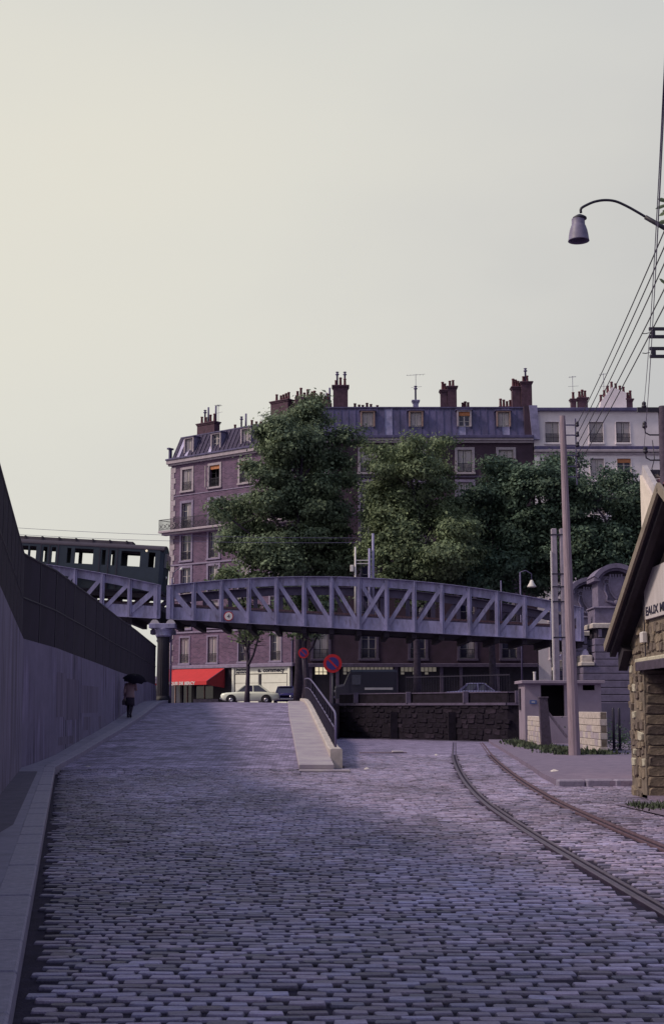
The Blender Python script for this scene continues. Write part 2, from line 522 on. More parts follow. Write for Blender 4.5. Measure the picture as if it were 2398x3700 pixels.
def text_line(txt, name, material, parent, size, loc, rot, sx=1.0, bold=0.0):
    # one part per word
    x = 0.0
    for w_ in txt.split(' '):
        o = text_obj(w_, name, material, parent, size, (loc[0] + x * math.cos(rot[2]), loc[1] + x * math.sin(rot[2]), loc[2]), rot, sx=sx, bold=bold)
        x += (max(v.co.x for v in o.data.vertices) + size * 0.3) * sx


def wall_open(mb, x0, x1, z0, z1, opens, reveal=0.28, y=0.0):
    """front sheet at y (facing -y) with rectangular openings and their reveals"""
    xs = sorted({x0, x1, *[o[0] for o in opens], *[o[1] for o in opens]})
    zs = sorted({z0, z1, *[o[2] for o in opens], *[o[3] for o in opens]})
    for i in range(len(xs) - 1):
        for j in range(len(zs) - 1):
            cx, cz = (xs[i] + xs[i + 1]) / 2, (zs[j] + zs[j + 1]) / 2
            if any(o[0] < cx < o[1] and o[2] < cz < o[3] for o in opens):
                continue
            mb.add([(xs[i], y, zs[j]), (xs[i + 1], y, zs[j]), (xs[i + 1], y, zs[j + 1]), (xs[i], y, zs[j + 1])], [(0, 1, 2, 3)])
    for a, b_, c, d in opens:
        mb.add([(a, y, c), (b_, y, c), (b_, y, d), (a, y, d), (a, y + reveal, c), (b_, y + reveal, c), (b_, y + reveal, d), (a, y + reveal, d)],
               [(0, 4, 5, 1), (1, 5, 6, 2), (2, 6, 7, 3), (3, 7, 4, 0)])


# ================================================================== terrain
RY = [0, 34, 36, 37.5, 39, 41, 45, 50, 55, 60, 63, 66, 69, 72, 75, 79, 90]
RZ = [0, 0, 0.01, 0.05, 0.13, 0.25, 0.50, 0.81, 1.12, 1.43, 1.61, 1.76, 1.87, 1.93, 1.965, 1.99, 2.0]


def zr(Y):
    return float(np.interp(Y, RY, RZ))


KERB = [(-1.01, 4), (-7.30, 37.1), (-7.34, 38.5), (-7.36, 41), (-7.45, 44.5), (-7.55, 50), (-7.77, 57.5), (-8.05, 63.3), (-8.45, 69), (-8.9, 76)]
WALL = [(-1.86, 4), (-5.60, 23.4), (-8.08, 36.6), (-7.97, 40.5), (-8.09, 44.0), (-8.22, 49), (-8.45, 55), (-8.95, 64), (-9.95, 79.4)]
ISL_L = [(-0.89, 37.9), (-1.86, 60), (-2.0, 64), (-2.36, 75), (-2.46, 79)]


def xat(line, Y):
    return float(np.interp(Y, [p[1] for p in line], [p[0] for p in line]))


def curb_x(Y):
    return 0.10 - (Y - 40.5) * (1.72 / 37.5)


# base plain to the horizon
g = M(); g.add([(-900, -200, -0.30), (900, -200, -0.30), (900, 1500, -0.30), (-900, 1500, -0.30)], [(0, 1, 2, 3)])
tag(g.obj('ground', 'base_ground'), kind='structure')

# the yard: bed under the near stones, textured cobbles further on
YS = 38.0
YS2 = 52.0
yard = tag(M().add([(-12, -2, -0.024), (14, -2, -0.024), (14, YS2, -0.024), (-12, YS2, -0.024)], [(0, 1, 2, 3)]).obj('cobbled_yard', 'joint'), kind='structure')
g = M()
g.add([(-1.2, YS2, -0.002), (14, YS2, -0.002), (14, 86, -0.002), (-1.2, 86, -0.002)], [(0, 1, 2, 3)])
g.obj('far_cobbles', 'cobble_far', yard)

# ramp
g = M()
ys = [37.95 + 0.8 * i for i in range(52)]
NX = 8
for Y in ys:
    a, b_ = xat(KERB, Y) - 0.1, (xat(ISL_L, Y) if Y > 37.9 else -0.85) + 0.12
    for i in range(NX + 1):
        g.v.append((a + (b_ - a) * i / NX, Y, zr(Y) + (0.004 if Y > 38.2 else -0.012) + (0.05 * math.sin(math.pi * i / NX) * min(1, max(0, (Y - 37) / 6)))))
for j in range(len(ys) - 1):
    for i in range(NX):
        k = j * (NX + 1) + i
        g.f.append((k, k + 1, k + NX + 2, k + NX + 1))
tag(g.obj('ramp_road', 'cobble_far', smooth=True), kind='structure')

# upper street
g = M()
poly = [(-80, 76.5), (-9.3, 76.5), (-9.3, 78.2), (-1.9, 78.4), (0.65, 82.75), (9.2, 72.35), (13.6, 71.45), (13.6, 79.0), (80, 79.0), (80, 260), (-80, 260)]
g.prism(poly, -0.2, 1.985, 'xy')
tag(g.obj('upper_street', 'street'), kind='structure')

# pavement along the left wall
g = M(); gp = M()
yy = sorted({*[4 + 1.0 * i for i in range(74)], *[p[1] for p in WALL], *[p[1] for p in KERB]})
yy = [y for y in yy if y <= 76]
for k, Y in enumerate(yy):
    a, b_ = xat(WALL, Y) - 0.2, xat(KERB, Y) - 0.28
    g.v += [(a, Y, zr(Y) + 0.15), (b_, Y, zr(Y) + 0.15)]
for j in range(len(yy) - 1):
    g.f.append((2 * j, 2 * j + 1, 2 * j + 3, 2 * j + 2))
walk = tag(g.obj('pavement', 'pavement'), kind='structure')
pts = [Y for Y in yy if 16.5 <= Y <= 37]
for j, Y in enumerate(pts):
    a, b_ = xat(WALL, Y) - 0.15, xat(KERB, Y) - (0.42 if j > 1 else 0.62 - 0.1 * j)
    gp.v += [(a, Y, 0.154), (b_, Y, 0.154)]
for j in range(len(pts) - 1):
    gp.f.append((2 * j, 2 * j + 1, 2 * j + 3, 2 * j + 2))
gp.obj('asphalt_patch', 'asphalt', walk)


# kerb stones, one by one
def along(line, step, y0, y1):
    out = []
    Y = y0
    while Y < y1:
        x = xat(line, Y)
        x2 = xat(line, Y + 0.2)
        ang = math.atan2(0.2, x2 - x)
        Yn = Y + step * math.sin(ang)
        if Yn > y1: Yn = y1
        out.append(((x, Y, zr(Y)), (xat(line, Yn), Yn, zr(Yn))))
        Y = Yn
    return out


for (a, b_) in along(KERB, 1.15, 4.0, 76):
    a, b_ = Vector(a), Vector(b_)
    Ln = (b_ - a).length
    if Ln < 0.2: continue
    d = (b_ - a) / Ln
    k = M().cbox(0.006, Ln - 0.006, 0, 0.29, -0.25, 0.156 + random.uniform(-0.004, 0.006), 0.015)
    o = k.obj('kerb_stone', 'granite', walk, loc=a)
    pitch = -math.asin(max(-1, min(1, d.z)))
    o.rotation_euler = (0, pitch, math.atan2(d.y, d.x))

# ------------------------------------------------------------------ rails in the cobbles
RAIL_Y = [4, 9, 14, 20, 27, 36.4, 49, 62, 70]
RAIL_X = [2.95, 2.82, 2.74, 2.69, 2.80, 3.30, 4.22, 5.35, 6.05]


def smooth_curve(xs, ys, n):
    # Catmull-Rom through the surveyed points
    P = [Vector((x, y, 0)) for x, y in zip(xs, ys)]
    P = [P[0] * 2 - P[1]] + P + [P[-1] * 2 - P[-2]]
    out = []
    for i in range(1, len(P) - 2):
        for k in range(n):
            t_ = k / n
            out.append(0.5 * ((2 * P[i]) + (P[i + 1] - P[i - 1]) * t_ + (2 * P[i - 1] - 5 * P[i] + 4 * P[i + 1] - P[i + 2]) * t_ * t_
                              + (-P[i - 1] + 3 * P[i] - 3 * P[i + 1] + P[i + 2]) * t_ ** 3))
    out.append(P[-2])
    return out


CURVE = smooth_curve(RAIL_X, RAIL_Y, 8)


def offset_curve(cv, d):
    out = []
    for i, p in enumerate(cv):
        t_ = (cv[min(i + 1, len(cv) - 1)] - cv[max(i - 1, 0)]).normalized()
        out.append(p + Vector((t_.y, -t_.x, 0)) * d)
    return out


def strip(cv, w, z0, z1):
    a, b_ = offset_curve(cv, -w / 2), offset_curve(cv, w / 2)
    g = M()
    rings = [[(p.x, p.y, z0), (p.x, p.y, z1 - 0.008), (p.x + 0.008, p.y, z1), (q.x - 0.008, q.y, z1), (q.x, q.y, z1 - 0.008), (q.x, q.y, z0)] for p, q in zip(a, b_)]
    return g.loft(rings)


track = thing('railway_track', 'curved sunken railway track with rusty rails set in the cobbles', 'railway track', (2.8, 20, 0))
for off, name in ((0, 'rail'), (0.115, 'guard_rail'), (1.435, 'rail'), (1.32, 'guard_rail')):
    cv = [p - Vector((2.8, 20, 0)) for p in offset_curve(CURVE, off)]
    strip(cv, 0.068 if name == 'rail' else 0.045, -0.12, 0.016 if name == 'rail' else 0.008).obj(name, 'rail_steel' if off < 1 else 'rust', track)
for off in (0.062, 1.374):
    cv = [p - Vector((2.8, 20, 0)) for p in offset_curve(CURVE, off)]
    strip(cv, 0.06, -0.11, -0.004 if off else 0).obj('flangeway', 'joint', track)

RAIL_TAB_Y = [p.y for p in CURVE]
RAIL_TAB_X = [p.x for p in CURVE]


def rail_x(y):
    return float(np.interp(y, RAIL_TAB_Y, RAIL_TAB_X))


# ------------------------------------------------------------------ cobblestones
def stone_geo(w, d, h=0.05):
    """octagonal-topped sett, local, top near z=0"""
    c = min(w, d) * random.uniform(0.08, 0.17)
    a, b_ = w / 2, d / 2
    j = lambda s_: random.uniform(-s_, s_)
    ring = [(-a + c, -b_), (a - c, -b_), (a, -b_ + c), (a, b_ - c), (a - c, b_), (-a + c, b_), (-a, b_ - c), (-a, -b_ + c)]
    ring = [(x + j(0.007), y + j(0.006)) for x, y in ring]
    tx, ty, tz = j(0.02), j(0.035), j(0.005)
    ins = 0.86
    top = [(x * (1 - 0.012 / a), y * (1 - 0.013 / b_), tz + tx * x + ty * y) for x, y in ring]
    mid = [(x * (1 - 0.004 / a), y * (1 - 0.004 / b_), tz + tx * x + ty * y - 0.016) for x, y in ring]
    low = [(x, y, -h) for x, y in ring]
    dome = (0, 0, tz + 0.003)
    vs_ = top + mid + low + [dome]
    fs_ = []
    for i in range(8):
        k = (i + 1) % 8
        fs_.append((i, k, 24))
        fs_.append((8 + i, 8 + k, k, i))
        fs_.append((16 + i, 16 + k, 8 + k, 8 + i))
    return vs_, fs_


def set_tone(me, tones):
    at = me.color_attributes.new('tone', 'FLOAT_COLOR', 'POINT')
    arr = np.ones((len(me.vertices), 4), dtype=np.float32)
    arr[:, :3] = tones
    at.data.foreach_set('color', arr.ravel())


stones = []
Y = 5.6
rowi = 0
BW = 0.232
while Y < YS2:
    rowd = random.uniform(0.122, 0.134)
    yc = Y + rowd / 2
    xl = max(-(0.24 * yc + 1.6), xat(KERB, yc) + 0.02) if yc < YS else (-0.9 if yc < 40.2 else curb_x(yc) + 0.2)
    xr = min(0.24 * yc + 1.6, 7.9 if yc < 31 else xat([(4.9, 31), (5.15, 34.5), (5.45, 38), (6.05, 46), (6.95, 58)], yc) - 0.02)
    rowi += 1
    ph = (0.5 if rowi % 2 else 0.0) + random.uniform(-0.13, 0.13)
    k0, k1 = int(xl / BW) - 1, int(xr / BW) + 1
    ends = [(k + ph) * BW + random.uniform(-0.022, 0.022) for k in range(k0, k1 + 1)]
    for xa, xb in zip(ends[:-1], ends[1:]):
        if xa < xl or random.random() < 0.004: continue
        w = xb - xa
        xc = (xa + xb) / 2
        rx = rail_x(yc)
        near_rail = any(abs(xc - (rx + o_)) < w / 2 + 0.045 for o_ in (0.055, 1.38))
        if not near_rail:
            wob = 0.03 * math.sin(xc * 0.8 + yc * 0.35) + 0.008 * math.sin(xc * 2.3 + yc) + random.uniform(-0.004, 0.004)
            zz = 0.006 * math.sin(xc * 1.7 + yc * 0.9) + 0.004 * math.sin(yc * 2.1 - xc)
            if xc < -0.85 and yc < YS + 0.1: zz += zr(yc)
            stones.append((xc, yc + wob, zz, w - random.choice((random.uniform(0.006, 0.018), random.uniform(0.012, 0.04))), rowd - random.uniform(0.010, 0.032)))
    Y += rowd
front = [i for i, s_ in enumerate(stones) if s_[1] > 7.05 and abs(s_[0]) < 0.24 * s_[1]]
front = set(front[:300])
BV, BF, BT = [], [], []
for i, (xc, yc, zc, w, d) in enumerate(stones):
    vs_, fs_ = stone_geo(w, d)
    tone = (random.gauss(1.06, 0.20) if random.random() > 0.2 else random.uniform(0.45, 0.75)) * (1 + 0.24 * math.sin(xc * 1.3 + 0.7 * math.sin(yc * 0.8)) * math.sin(yc * 0.55 + xc * 0.4))
    kd = xc - (xat(KERB, yc) if yc > 4 else -1.2)          # the wall's shade along the kerb, painted into the stone tones
    shade_fade = max(0.0, min(1.0, (kd + 0.35 * math.sin(yc * 0.9)) / 1.5))
    tone *= 0.60 + 0.40 * shade_fade
    tone = max(0.30, min(1.6, tone))
    hue = random.uniform(-0.06, 0.06)
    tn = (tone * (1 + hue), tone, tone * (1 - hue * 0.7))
    # flanks darken towards their foot
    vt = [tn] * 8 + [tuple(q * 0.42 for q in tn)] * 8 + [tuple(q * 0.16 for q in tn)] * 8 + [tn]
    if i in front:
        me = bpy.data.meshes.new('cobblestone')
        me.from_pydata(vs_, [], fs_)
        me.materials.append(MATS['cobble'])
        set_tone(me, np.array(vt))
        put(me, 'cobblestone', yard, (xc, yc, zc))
    else:
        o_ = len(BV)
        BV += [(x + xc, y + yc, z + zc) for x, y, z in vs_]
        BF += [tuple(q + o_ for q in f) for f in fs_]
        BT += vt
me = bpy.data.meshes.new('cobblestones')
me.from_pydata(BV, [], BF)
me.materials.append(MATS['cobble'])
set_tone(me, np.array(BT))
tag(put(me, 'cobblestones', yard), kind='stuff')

# ------------------------------------------------------------------ raised island beside the ramp
isl = thing('raised_island', 'pale concrete raised island walkway beside the ramp with a low edge wall', 'walkway', (-0.5, 39, 0))
OFF = Vector((0.5, -39, 0))
g = M()
iy = [37.9, 38.6, 39.5, 41] + [43 + 2 * i for i in range(19)]
for Y in iy:
    a = xat(ISL_L, Y); b_ = curb_x(Y) - 0.17
    z0 = zr(Y) - 0.3; z1 = zr(Y) + 0.12
    g.v += [(a + .5, Y - 39, z0), (a + .5, Y - 39, z1 - 0.02), (a + .52, Y - 39, z1), (b_ + .5, Y - 39, z1), (b_ + .5, Y - 39, z0)]
for j in range(len(iy) - 1):
    for i in range(4):
        k = j * 5 + i
        g.f.append((k, k + 1, k + 6, k + 5))
g.f.append((0, 1, 2, 3, 4))
g.obj('walkway_slab', 'island_concrete', isl)
g = M()
cy = [40.1 + 2.0 * i for i in range(20)]
for Y in cy:
    a, b_ = curb_x(Y) - 0.17, curb_x(Y) + 0.18
    z1 = zr(Y) + 0.26 + (0.10 if Y < 41 else 0)
    g.v += [(a + .5, Y - 39, -0.1), (a + .5, Y - 39, z1 - 0.03), (a + .53, Y - 39, z1), (b_ + .47, Y - 39, z1), (b_ + .5, Y - 39, z1 - 0.03), (b_ + .5, Y - 39, -0.1)]
for j in range(len(cy) - 1):
    for i in range(5):
        k = j * 6 + i
        g.f.append((k, k + 1, k + 7, k + 6))
g.f.append((0, 1, 2, 3, 4, 5))
g.obj('edge_wall', 'lime_stone', isl)
M().cbox(-0.39 + .0, 1.0, -1.45, -1.12, -0.1, 0.07, 0.02).obj('front_step', 'island_concrete', isl)

# railing on the island's edge wall
rl = thing('hand_railing', 'dark iron hand railing with balusters on the island edge wall', 'railing', (curb_x(42), 42, zr(42) + 0.26))
RO = Vector((-curb_x(42), -42, -(zr(42) + 0.26)))


def rp_(Y, h):
    return Vector((curb_x(Y) + 0.04, Y, zr(Y) + 0.26 + h)) + RO


ypts = [41.9 + 2 * i for i in range(18)]
M().tube([rp_(41.2, -0.0), rp_(41.2, 0.86), rp_(41.35, 0.98)] + [rp_(Y, 1.04) for Y in ypts], 0.033, 8).obj('hand_rail', 'grey_iron', rl, True)
M().tube([rp_(41.2, 0.42), rp_(41.5, 0.52)] + [rp_(Y, 0.56) for Y in ypts], 0.022, 6).obj('mid_rail', 'grey_iron', rl, True)
bar = M().tube([(0, 0, -0.02), (0, 0, 0.56)], 0.011, 5, False).mesh('baluster', 'dark_iron')
post = M().tube([(0, 0, -0.02), (0, 0, 1.04)], 0.026, 6).mesh('post', 'dark_iron')
Y = 41.5
i = 0
while Y < 75.5:
    put(post if i % 8 == 1 else bar, 'post' if i % 8 == 1 else 'baluster', rl, rp_(Y, 0))
    Y += 0.25 if Y < 58 else 0.4
    i += 1

# ------------------------------------------------------------------ left retaining wall and its sheet fence
WT = lambda Y: float(np.interp(Y, [4, 24, 36.6, 41, 55, 79], [4.1, 3.80, 3.52, 3.43, 3.16, 3.0]))
FT = lambda Y: float(np.interp(Y, [4, 24, 36.6, 41, 55, 79], [5.9, 5.83, 5.77, 5.68, 5.32, 5.2]))
lw = thing('retaining_wall', 'long grey concrete retaining wall with rain streaks beside the pavement', 'wall', (-8, 40, 0))
g = M(); gc = M()
wy = sorted({*[4 + 2 * i for i in range(37)], *[p[1] for p in WALL]})
wy = [y for y in wy if y <= 79.5]
for Y in wy:
    x = xat(WALL, Y)
    g.v += [(x + 8, Y - 40, -0.2), (x + 8 - 0.05, Y - 40, WT(Y)), (x + 8 - 0.5, Y - 40, WT(Y)), (x + 8 - 0.5, Y - 40, -0.2)]
for j in range(len(wy) - 1):
    for i in range(4):
        k = j * 4
        g.f.append((k + i, k + (i + 1) % 4, k + 4 + (i + 1) % 4, k + 4 + i))
g.f.append((0, 1, 2, 3)); n = len(g.v); g.f.append((n - 4, n - 3, n - 2, n - 1))
g.obj('wall_body', 'streaked_concrete', lw)
# render patches left where old posters and boards were scraped off
for (y0, y1, zb, zt) in ((40.6, 42.2, 1.45, 2.75), (42.2, 44.9, 1.35, 2.60), (45.4, 49.4, 1.55, 2.45), (46.0, 50.2, 0.98, 1.42), (41.0, 44.0, 0.62, 0.86)):
    xa, xb = xat(WALL, y0), xat(WALL, y1)
    lean = lambda z: -0.05 * (z + 0.2) / 3.7
    g = M()
    for dx in (0.0, 0.004):
        g.v += [(xa + 8 + dx + lean(zb) , y0 - 40, zb), (xb + 8 + dx + lean(zb), y1 - 40, zb), (xb + 8 + dx + lean(zt), y1 - 40, zt), (xa + 8 + dx + lean(zt), y0 - 40, zt)]
    g.f = [(4, 5, 6, 7), (0, 4, 7, 3), (1, 2, 6, 5), (3, 7, 6, 2), (0, 1, 5, 4)]
    g.obj('render_patch', 'old_plaster_patch', lw)

fn = thing('sheet_fence', 'tall dark corrugated sheet fence on top of the concrete wall', 'fence', (-8, 40, 3.5))


def fence_panel(h, n=20):
    g = M()
    for i in range(n + 1):
        x = i / n
        y = 0.018 * math.cos(i * math.pi)
        g.v += [(x, y, 0), (x, y, h)]
    for i in range(n):
        g.f.append((2 * i, 2 * i + 1, 2 * i + 3, 2 * i + 2))
    return g


low = fence_panel(1).mesh('sheet_panel', 'fence_sheet')
fpost = M().box(-0.03, 0.03, -0.03, 0.03, 0, 1).mesh('fence_post', 'fence_iron')
segs = []
for i in range(len(WALL) - 1):
    a, b_ = Vector((*WALL[i], 0)), Vector((*WALL[i + 1], 0))
    Ln = (b_ - a).length
    k = max(1, round(Ln / 2.05))
    for j in range(k):
        segs.append((a.lerp(b_, j / k), a.lerp(b_, (j + 1) / k)))
for a, b_ in segs:
    if b_.y > 79.6: continue
    ang = math.atan2(b_.y - a.y, b_.x - a.x)
    Ln = (b_ - a).length
    for t0, t1, out in ((0, 0.50, 0.0), (0.485, 1.0, -0.004)):
        z0 = WT(a.y) + t0 * (FT(a.y) - WT(a.y)); z1 = WT(a.y) + t1 * (FT(a.y) - WT(a.y))
        dz = (WT(b_.y) - WT(a.y)) * (1 - (t0 + t1) / 2) + (FT(b_.y) - FT(a.y)) * (t0 + t1) / 2
        o = put(low, 'sheet_panel', fn, (a.x + 8 - 0.12 + out, a.y - 40, z0 - 3.5), (0, -math.atan2(dz, Ln), ang), (Ln * 0.997, 1, z1 - z0))
    put(fpost, 'fence_post', fn, (a.x + 8 - 0.13, a.y - 40, WT(a.y) - 3.5), (0, 0, ang), (1, 1, FT(a.y) - WT(a.y) - 0.02))
for f_, nm, r_ in ((1.0, 'top_rail', 0.035), (0.485, 'mid_rail', 0.03)):
    g = M().tube([(p[0] + 8 - 0.115, p[1] - 40, WT(p[1]) + f_ * (FT(p[1]) - WT(p[1])) - 3.5) for p in WALL], r_, 6)
    g.obj(nm, 'fence_iron', fn)

# ================================================================== viaduct
GR = 0.0536
BX0, BX1 = -9.5, 14.45
CB = lambda x: 6.80 - GR * (x + 9.37)
YN, YF = 80.0, 86.8


def viaduct_span(x0, x1, label, n=15):
    root = thing('viaduct_span', label, 'bridge', ((x0 + x1) / 2, (YN + YF) / 2, CB((x0 + x1) / 2)), group=None)
    ox, oy, oz = root.location
    xm, hl = (x0 + x1) / 2, (x1 - x0) / 2
    H = lambda x: 1.95 + 1.06 * (1 - ((x - xm) / hl) ** 2)
    xs = [x0 + 0.15] + [x0 + 1.52 + (x1 - 0.15 - x0 - 1.52) * i / (n - 1) for i in range(n)]
    for gy, side in ((YN, -1), (YF, 1)):
        bm_t = 'bridge_paint' if gy == YN else 'bridge_shaded'
        def Pt(x, h, dy=0.0):
            return (x - ox, gy + dy - oy, CB(x) + h - oz)
        # chords
        g = M()
        fine = [x0 + (x1 - x0) * i / 45 for i in range(46)]
        rings = [[Pt(x, H(x) - 0.52, -0.04), Pt(x, H(x) - 0.03, -0.04), Pt(x, H(x) - 0.03, 0.04), Pt(x, H(x) - 0.52, 0.04)] for x in fine]
        g.loft(rings)
        rings = [[Pt(x, H(x) - 0.032, -0.24), Pt(x, H(x), -0.24), Pt(x, H(x), 0.24), Pt(x, H(x) - 0.032, 0.24)] for x in fine]
        g.loft(rings)
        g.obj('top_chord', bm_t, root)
        g = M()
        g.beam(Pt(x0, 0.36), Pt(x1, 0.36), 0.08, 0.70)
        g.beam(Pt(x0, 0.0), Pt(x1, 0.0), 0.46, 0.03)
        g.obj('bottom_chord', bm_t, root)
        for i, x in enumerate(xs):
            g = M()
            w = 0.26 if 0 < i < len(xs) - 1 else 0.42
            g.beam(Pt(x, 0.02, side * 0.10), Pt(x, H(x) - 0.035, side * 0.10), 0.11, w, (1, 0, 0))
            g.beam(Pt(x, 0.02, side * 0.19), Pt(x, H(x) - 0.035, side * 0.19), 0.07, 0.05, (1, 0, 0))
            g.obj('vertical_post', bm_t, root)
        for i in range(len(xs) - 1):
            a, b_ = xs[i], xs[i + 1]
            pairs = [(a, H(a) - 0.3, b_, 0.35)] if (a + b_) / 2 < xm - 0.4 else [(a, 0.35, b_, H(b_) - 0.3)]
            if abs((a + b_) / 2 - xm) <= 0.85:
                pairs = [(a, H(a) - 0.3, b_, 0.35), (a, 0.35, b_, H(b_) - 0.3)]
            for k, (xa, ha, xb, hb) in enumerate(pairs):
                g = M()
                dy = side * (0.07 + 0.05 * k)
                g.beam(Pt(xa + 0.08, ha, dy), Pt(xb - 0.08, hb, dy), 0.05, 0.31 if i in (0, 14) else 0.23, (0, 0, 1))
                g.obj('diagonal', bm_t, root)
    # floor
    for x in xs:
        g = M()
        g.box(x - ox - 0.14, x - ox + 0.14, YN + 0.08 - oy, YF - 0.08 - oy, CB(x) - 0.34 - oz, CB(x) + 0.5 - oz)
        g.obj('cross_girder', 'bridge_dark', root)
    g = M()
    for x in (x0 + 0.02, x1 - 0.02):
        g.v += [(x - ox, YN + 0.3 - oy, CB(x) + 0.35 - oz), (x - ox, YF - 0.3 - oy, CB(x) + 0.35 - oz), (x - ox, YF - 0.3 - oy, CB(x) + 0.82 - oz), (x - ox, YN + 0.3 - oy, CB(x) + 0.82 - oz)]
    g.f = [(0, 1, 2, 3), (4, 7, 6, 5), (0, 4, 5, 1), (1, 5, 6, 2), (2, 6, 7, 3), (3, 7, 4, 0)]
    g.obj('track_bed', 'ballast', root)
    for ty in (81.75, 85.05):
        for s_ in (-0.72, 0.72):
            g = M().beam((x0 + 0.05 - ox, ty + s_ - oy, CB(x0) + 0.90 - oz), (x1 - 0.05 - ox, ty + s_ - oy, CB(x1) + 0.90 - oz), 0.07, 0.15)
            g.obj('running_rail', 'rust', root)
    # jack arches seen from below
    g = M()
    for x in (x0 + 0.02, x1 - 0.02):
        g.v += [(x - ox, YN + 0.12 - oy, CB(x) + 0.05 - oz), (x - ox, YF - 0.12 - oy, CB(x) + 0.05 - oz), (x - ox, YF - 0.12 - oy, CB(x) + 0.33 - oz), (x - ox, YN + 0.12 - oy, CB(x) + 0.33 - oz)]
    g.f = [(0, 1, 2, 3), (4, 7, 6, 5), (0, 4, 5, 1), (1, 5, 6, 2), (2, 6, 7, 3), (3, 7, 4, 0)]
    g.obj('floor_plate', 'bridge_dark', root)
    return root


span_r = viaduct_span(BX0, BX1, 'grey blue iron truss viaduct span between the iron column and the stone pylon')
span_l = viaduct_span(-33.9, -9.95, 'grey blue iron truss viaduct span carrying the metro train, behind the sheet fence')

# round clearance sign on the truss: black 4 in a red ring
sg = thing('clearance_sign', 'round white clearance sign with red rim and a 4 fixed on the truss', 'road sign', (-5.94, 79.62, CB(-5.94) + 0.33))
M().lathe([(0.275, 0), (0.275, 0.02)], n=28).obj('rim', 'sign_red', sg, rot=(R(90), 0, 0))
M().lathe([(0.225, 0), (0.225, 0.012)], n=28).obj('face', 'white_paint', sg, loc=(0, -0.018, 0), rot=(R(90), 0, 0))
text_obj('4', 'numeral', 'ink', sg, 0.34, (0, -0.034, -0.12), (R(90), 0, 0), align='CENTER')
M().box(-0.04, 0.04, -0.0, 0.33, -0.04, 0.04).obj('bracket', 'dark_iron', sg)


def iron_column(y, label):
    zt = CB(-9.75)
    cxx = -9.70 if y == YN else -10.5
    c = thing('iron_column', label, 'column', (cxx, y, 1.985))
    h = zt - 0.05 - 1.985
    M().lathe([(0.48, 0), (0.48, 0.25), (0.42, 0.32), (0.40, 0.42)], n=24).obj('plinth', 'column_paint', c, True)
    # fluted shaft
    g = M()
    rings = []
    for r, z in ((0.37, 0.40), (0.37, 0.9), (0.36, 2.0), (0.34, h - 0.95)):
        rings.append([((r * (1 - 0.035 * (k % 2))) * math.cos(2 * math.pi * k / 40), (r * (1 - 0.035 * (k % 2))) * math.sin(2 * math.pi * k / 40), z) for k in range(40)])
    g.loft(rings).obj('shaft', 'column_paint', c)
    M().lathe([(0.40, h - 1.0), (0.47, h - 0.92), (0.47, h - 0.86), (0.43, h - 0.8), (0.50, h - 0.62), (0.56, h - 0.5)], n=24).obj('capital', 'bridge_paint', c, True)
    M().cbox(-0.80, 0.70, -0.55, 0.55, h - 0.50, h - 0.24, 0.03).obj('cap_block', 'bridge_paint', c)
    for x in (-0.5, 0.42):
        M().prism([(-0.28, h - 0.24), (0.28, h - 0.24), (0.2, h - 0.1), (0.1, h - 0.01), (-0.1, h - 0.01), (-0.2, h - 0.1)], -0.3, 0.3).obj('bearing', 'cast_stone', c, loc=(x, 0, 0))
    return c


iron_column(YN, 'dark fluted iron column at the top of the ramp under the near girder')
iron_column(YF, 'dark iron column standing behind another, under the far girder')


# ------------------------------------------------------------------ metro train
TRX, TRY = -9.85, 81.75
tr = thing('metro_train', 'dark green old metro car with open sunlit windows on the viaduct', 'train', (TRX, TRY, CB(TRX) + 0.97))
tr.rotation_euler = (0, math.atan(GR), 0)
LN = 14.2
wins = [(0.62, 1.02), (1.5, 2.62), (2.98, 3.22), (3.52, 3.76), (4.25, 5.35), (5.55, 5.80), (6.45, 6.7), (6.95, 7.2), (7.6, 8.0), (8.08, 8.5), (8.6, 9.0), (9.1, 9.9), (10.3, 10.55), (10.8, 11.05), (11.5, 12.6)]
for sy, nm in ((-1.2, 'side_wall'), (1.2, 'side_wall')):
    g = M()
    ops = [(-b_, -a, 2.02, 2.92) for a, b_ in wins]
    wall_open(g, -LN, -0.35, 0.62, 3.12, ops, 0.05, sy)
    o = g.obj(nm, 'train_green', tr)
    md = o.modifiers.new('thickness', 'SOLIDIFY'); md.thickness = 0.04; md.offset = 0
# curved roof and clerestory
arc = [(1.24 * math.cos(R(a)), 3.08 + 0.34 * math.sin(R(a))) for a in range(0, 181, 12)]
M().prism([(y, z) for y, z in arc] + [(-1.2, 3.0), (1.2, 3.0)], -LN, -0.12, 'yz').obj('roof', 'train_roof', tr)
M().prism([(-0.62, 3.36), (0.62, 3.36), (0.56, 3.55), (-0.56, 3.55)], -LN, -2.1, 'yz').obj('clerestory', 'train_roof', tr)
for i in range(12):
    M().box(-2.5 - i * 1.0, -2.42 - i * 1.0, -0.64, 0.64, 3.36, 3.585).obj('roof_rib', 'train_roof', tr)
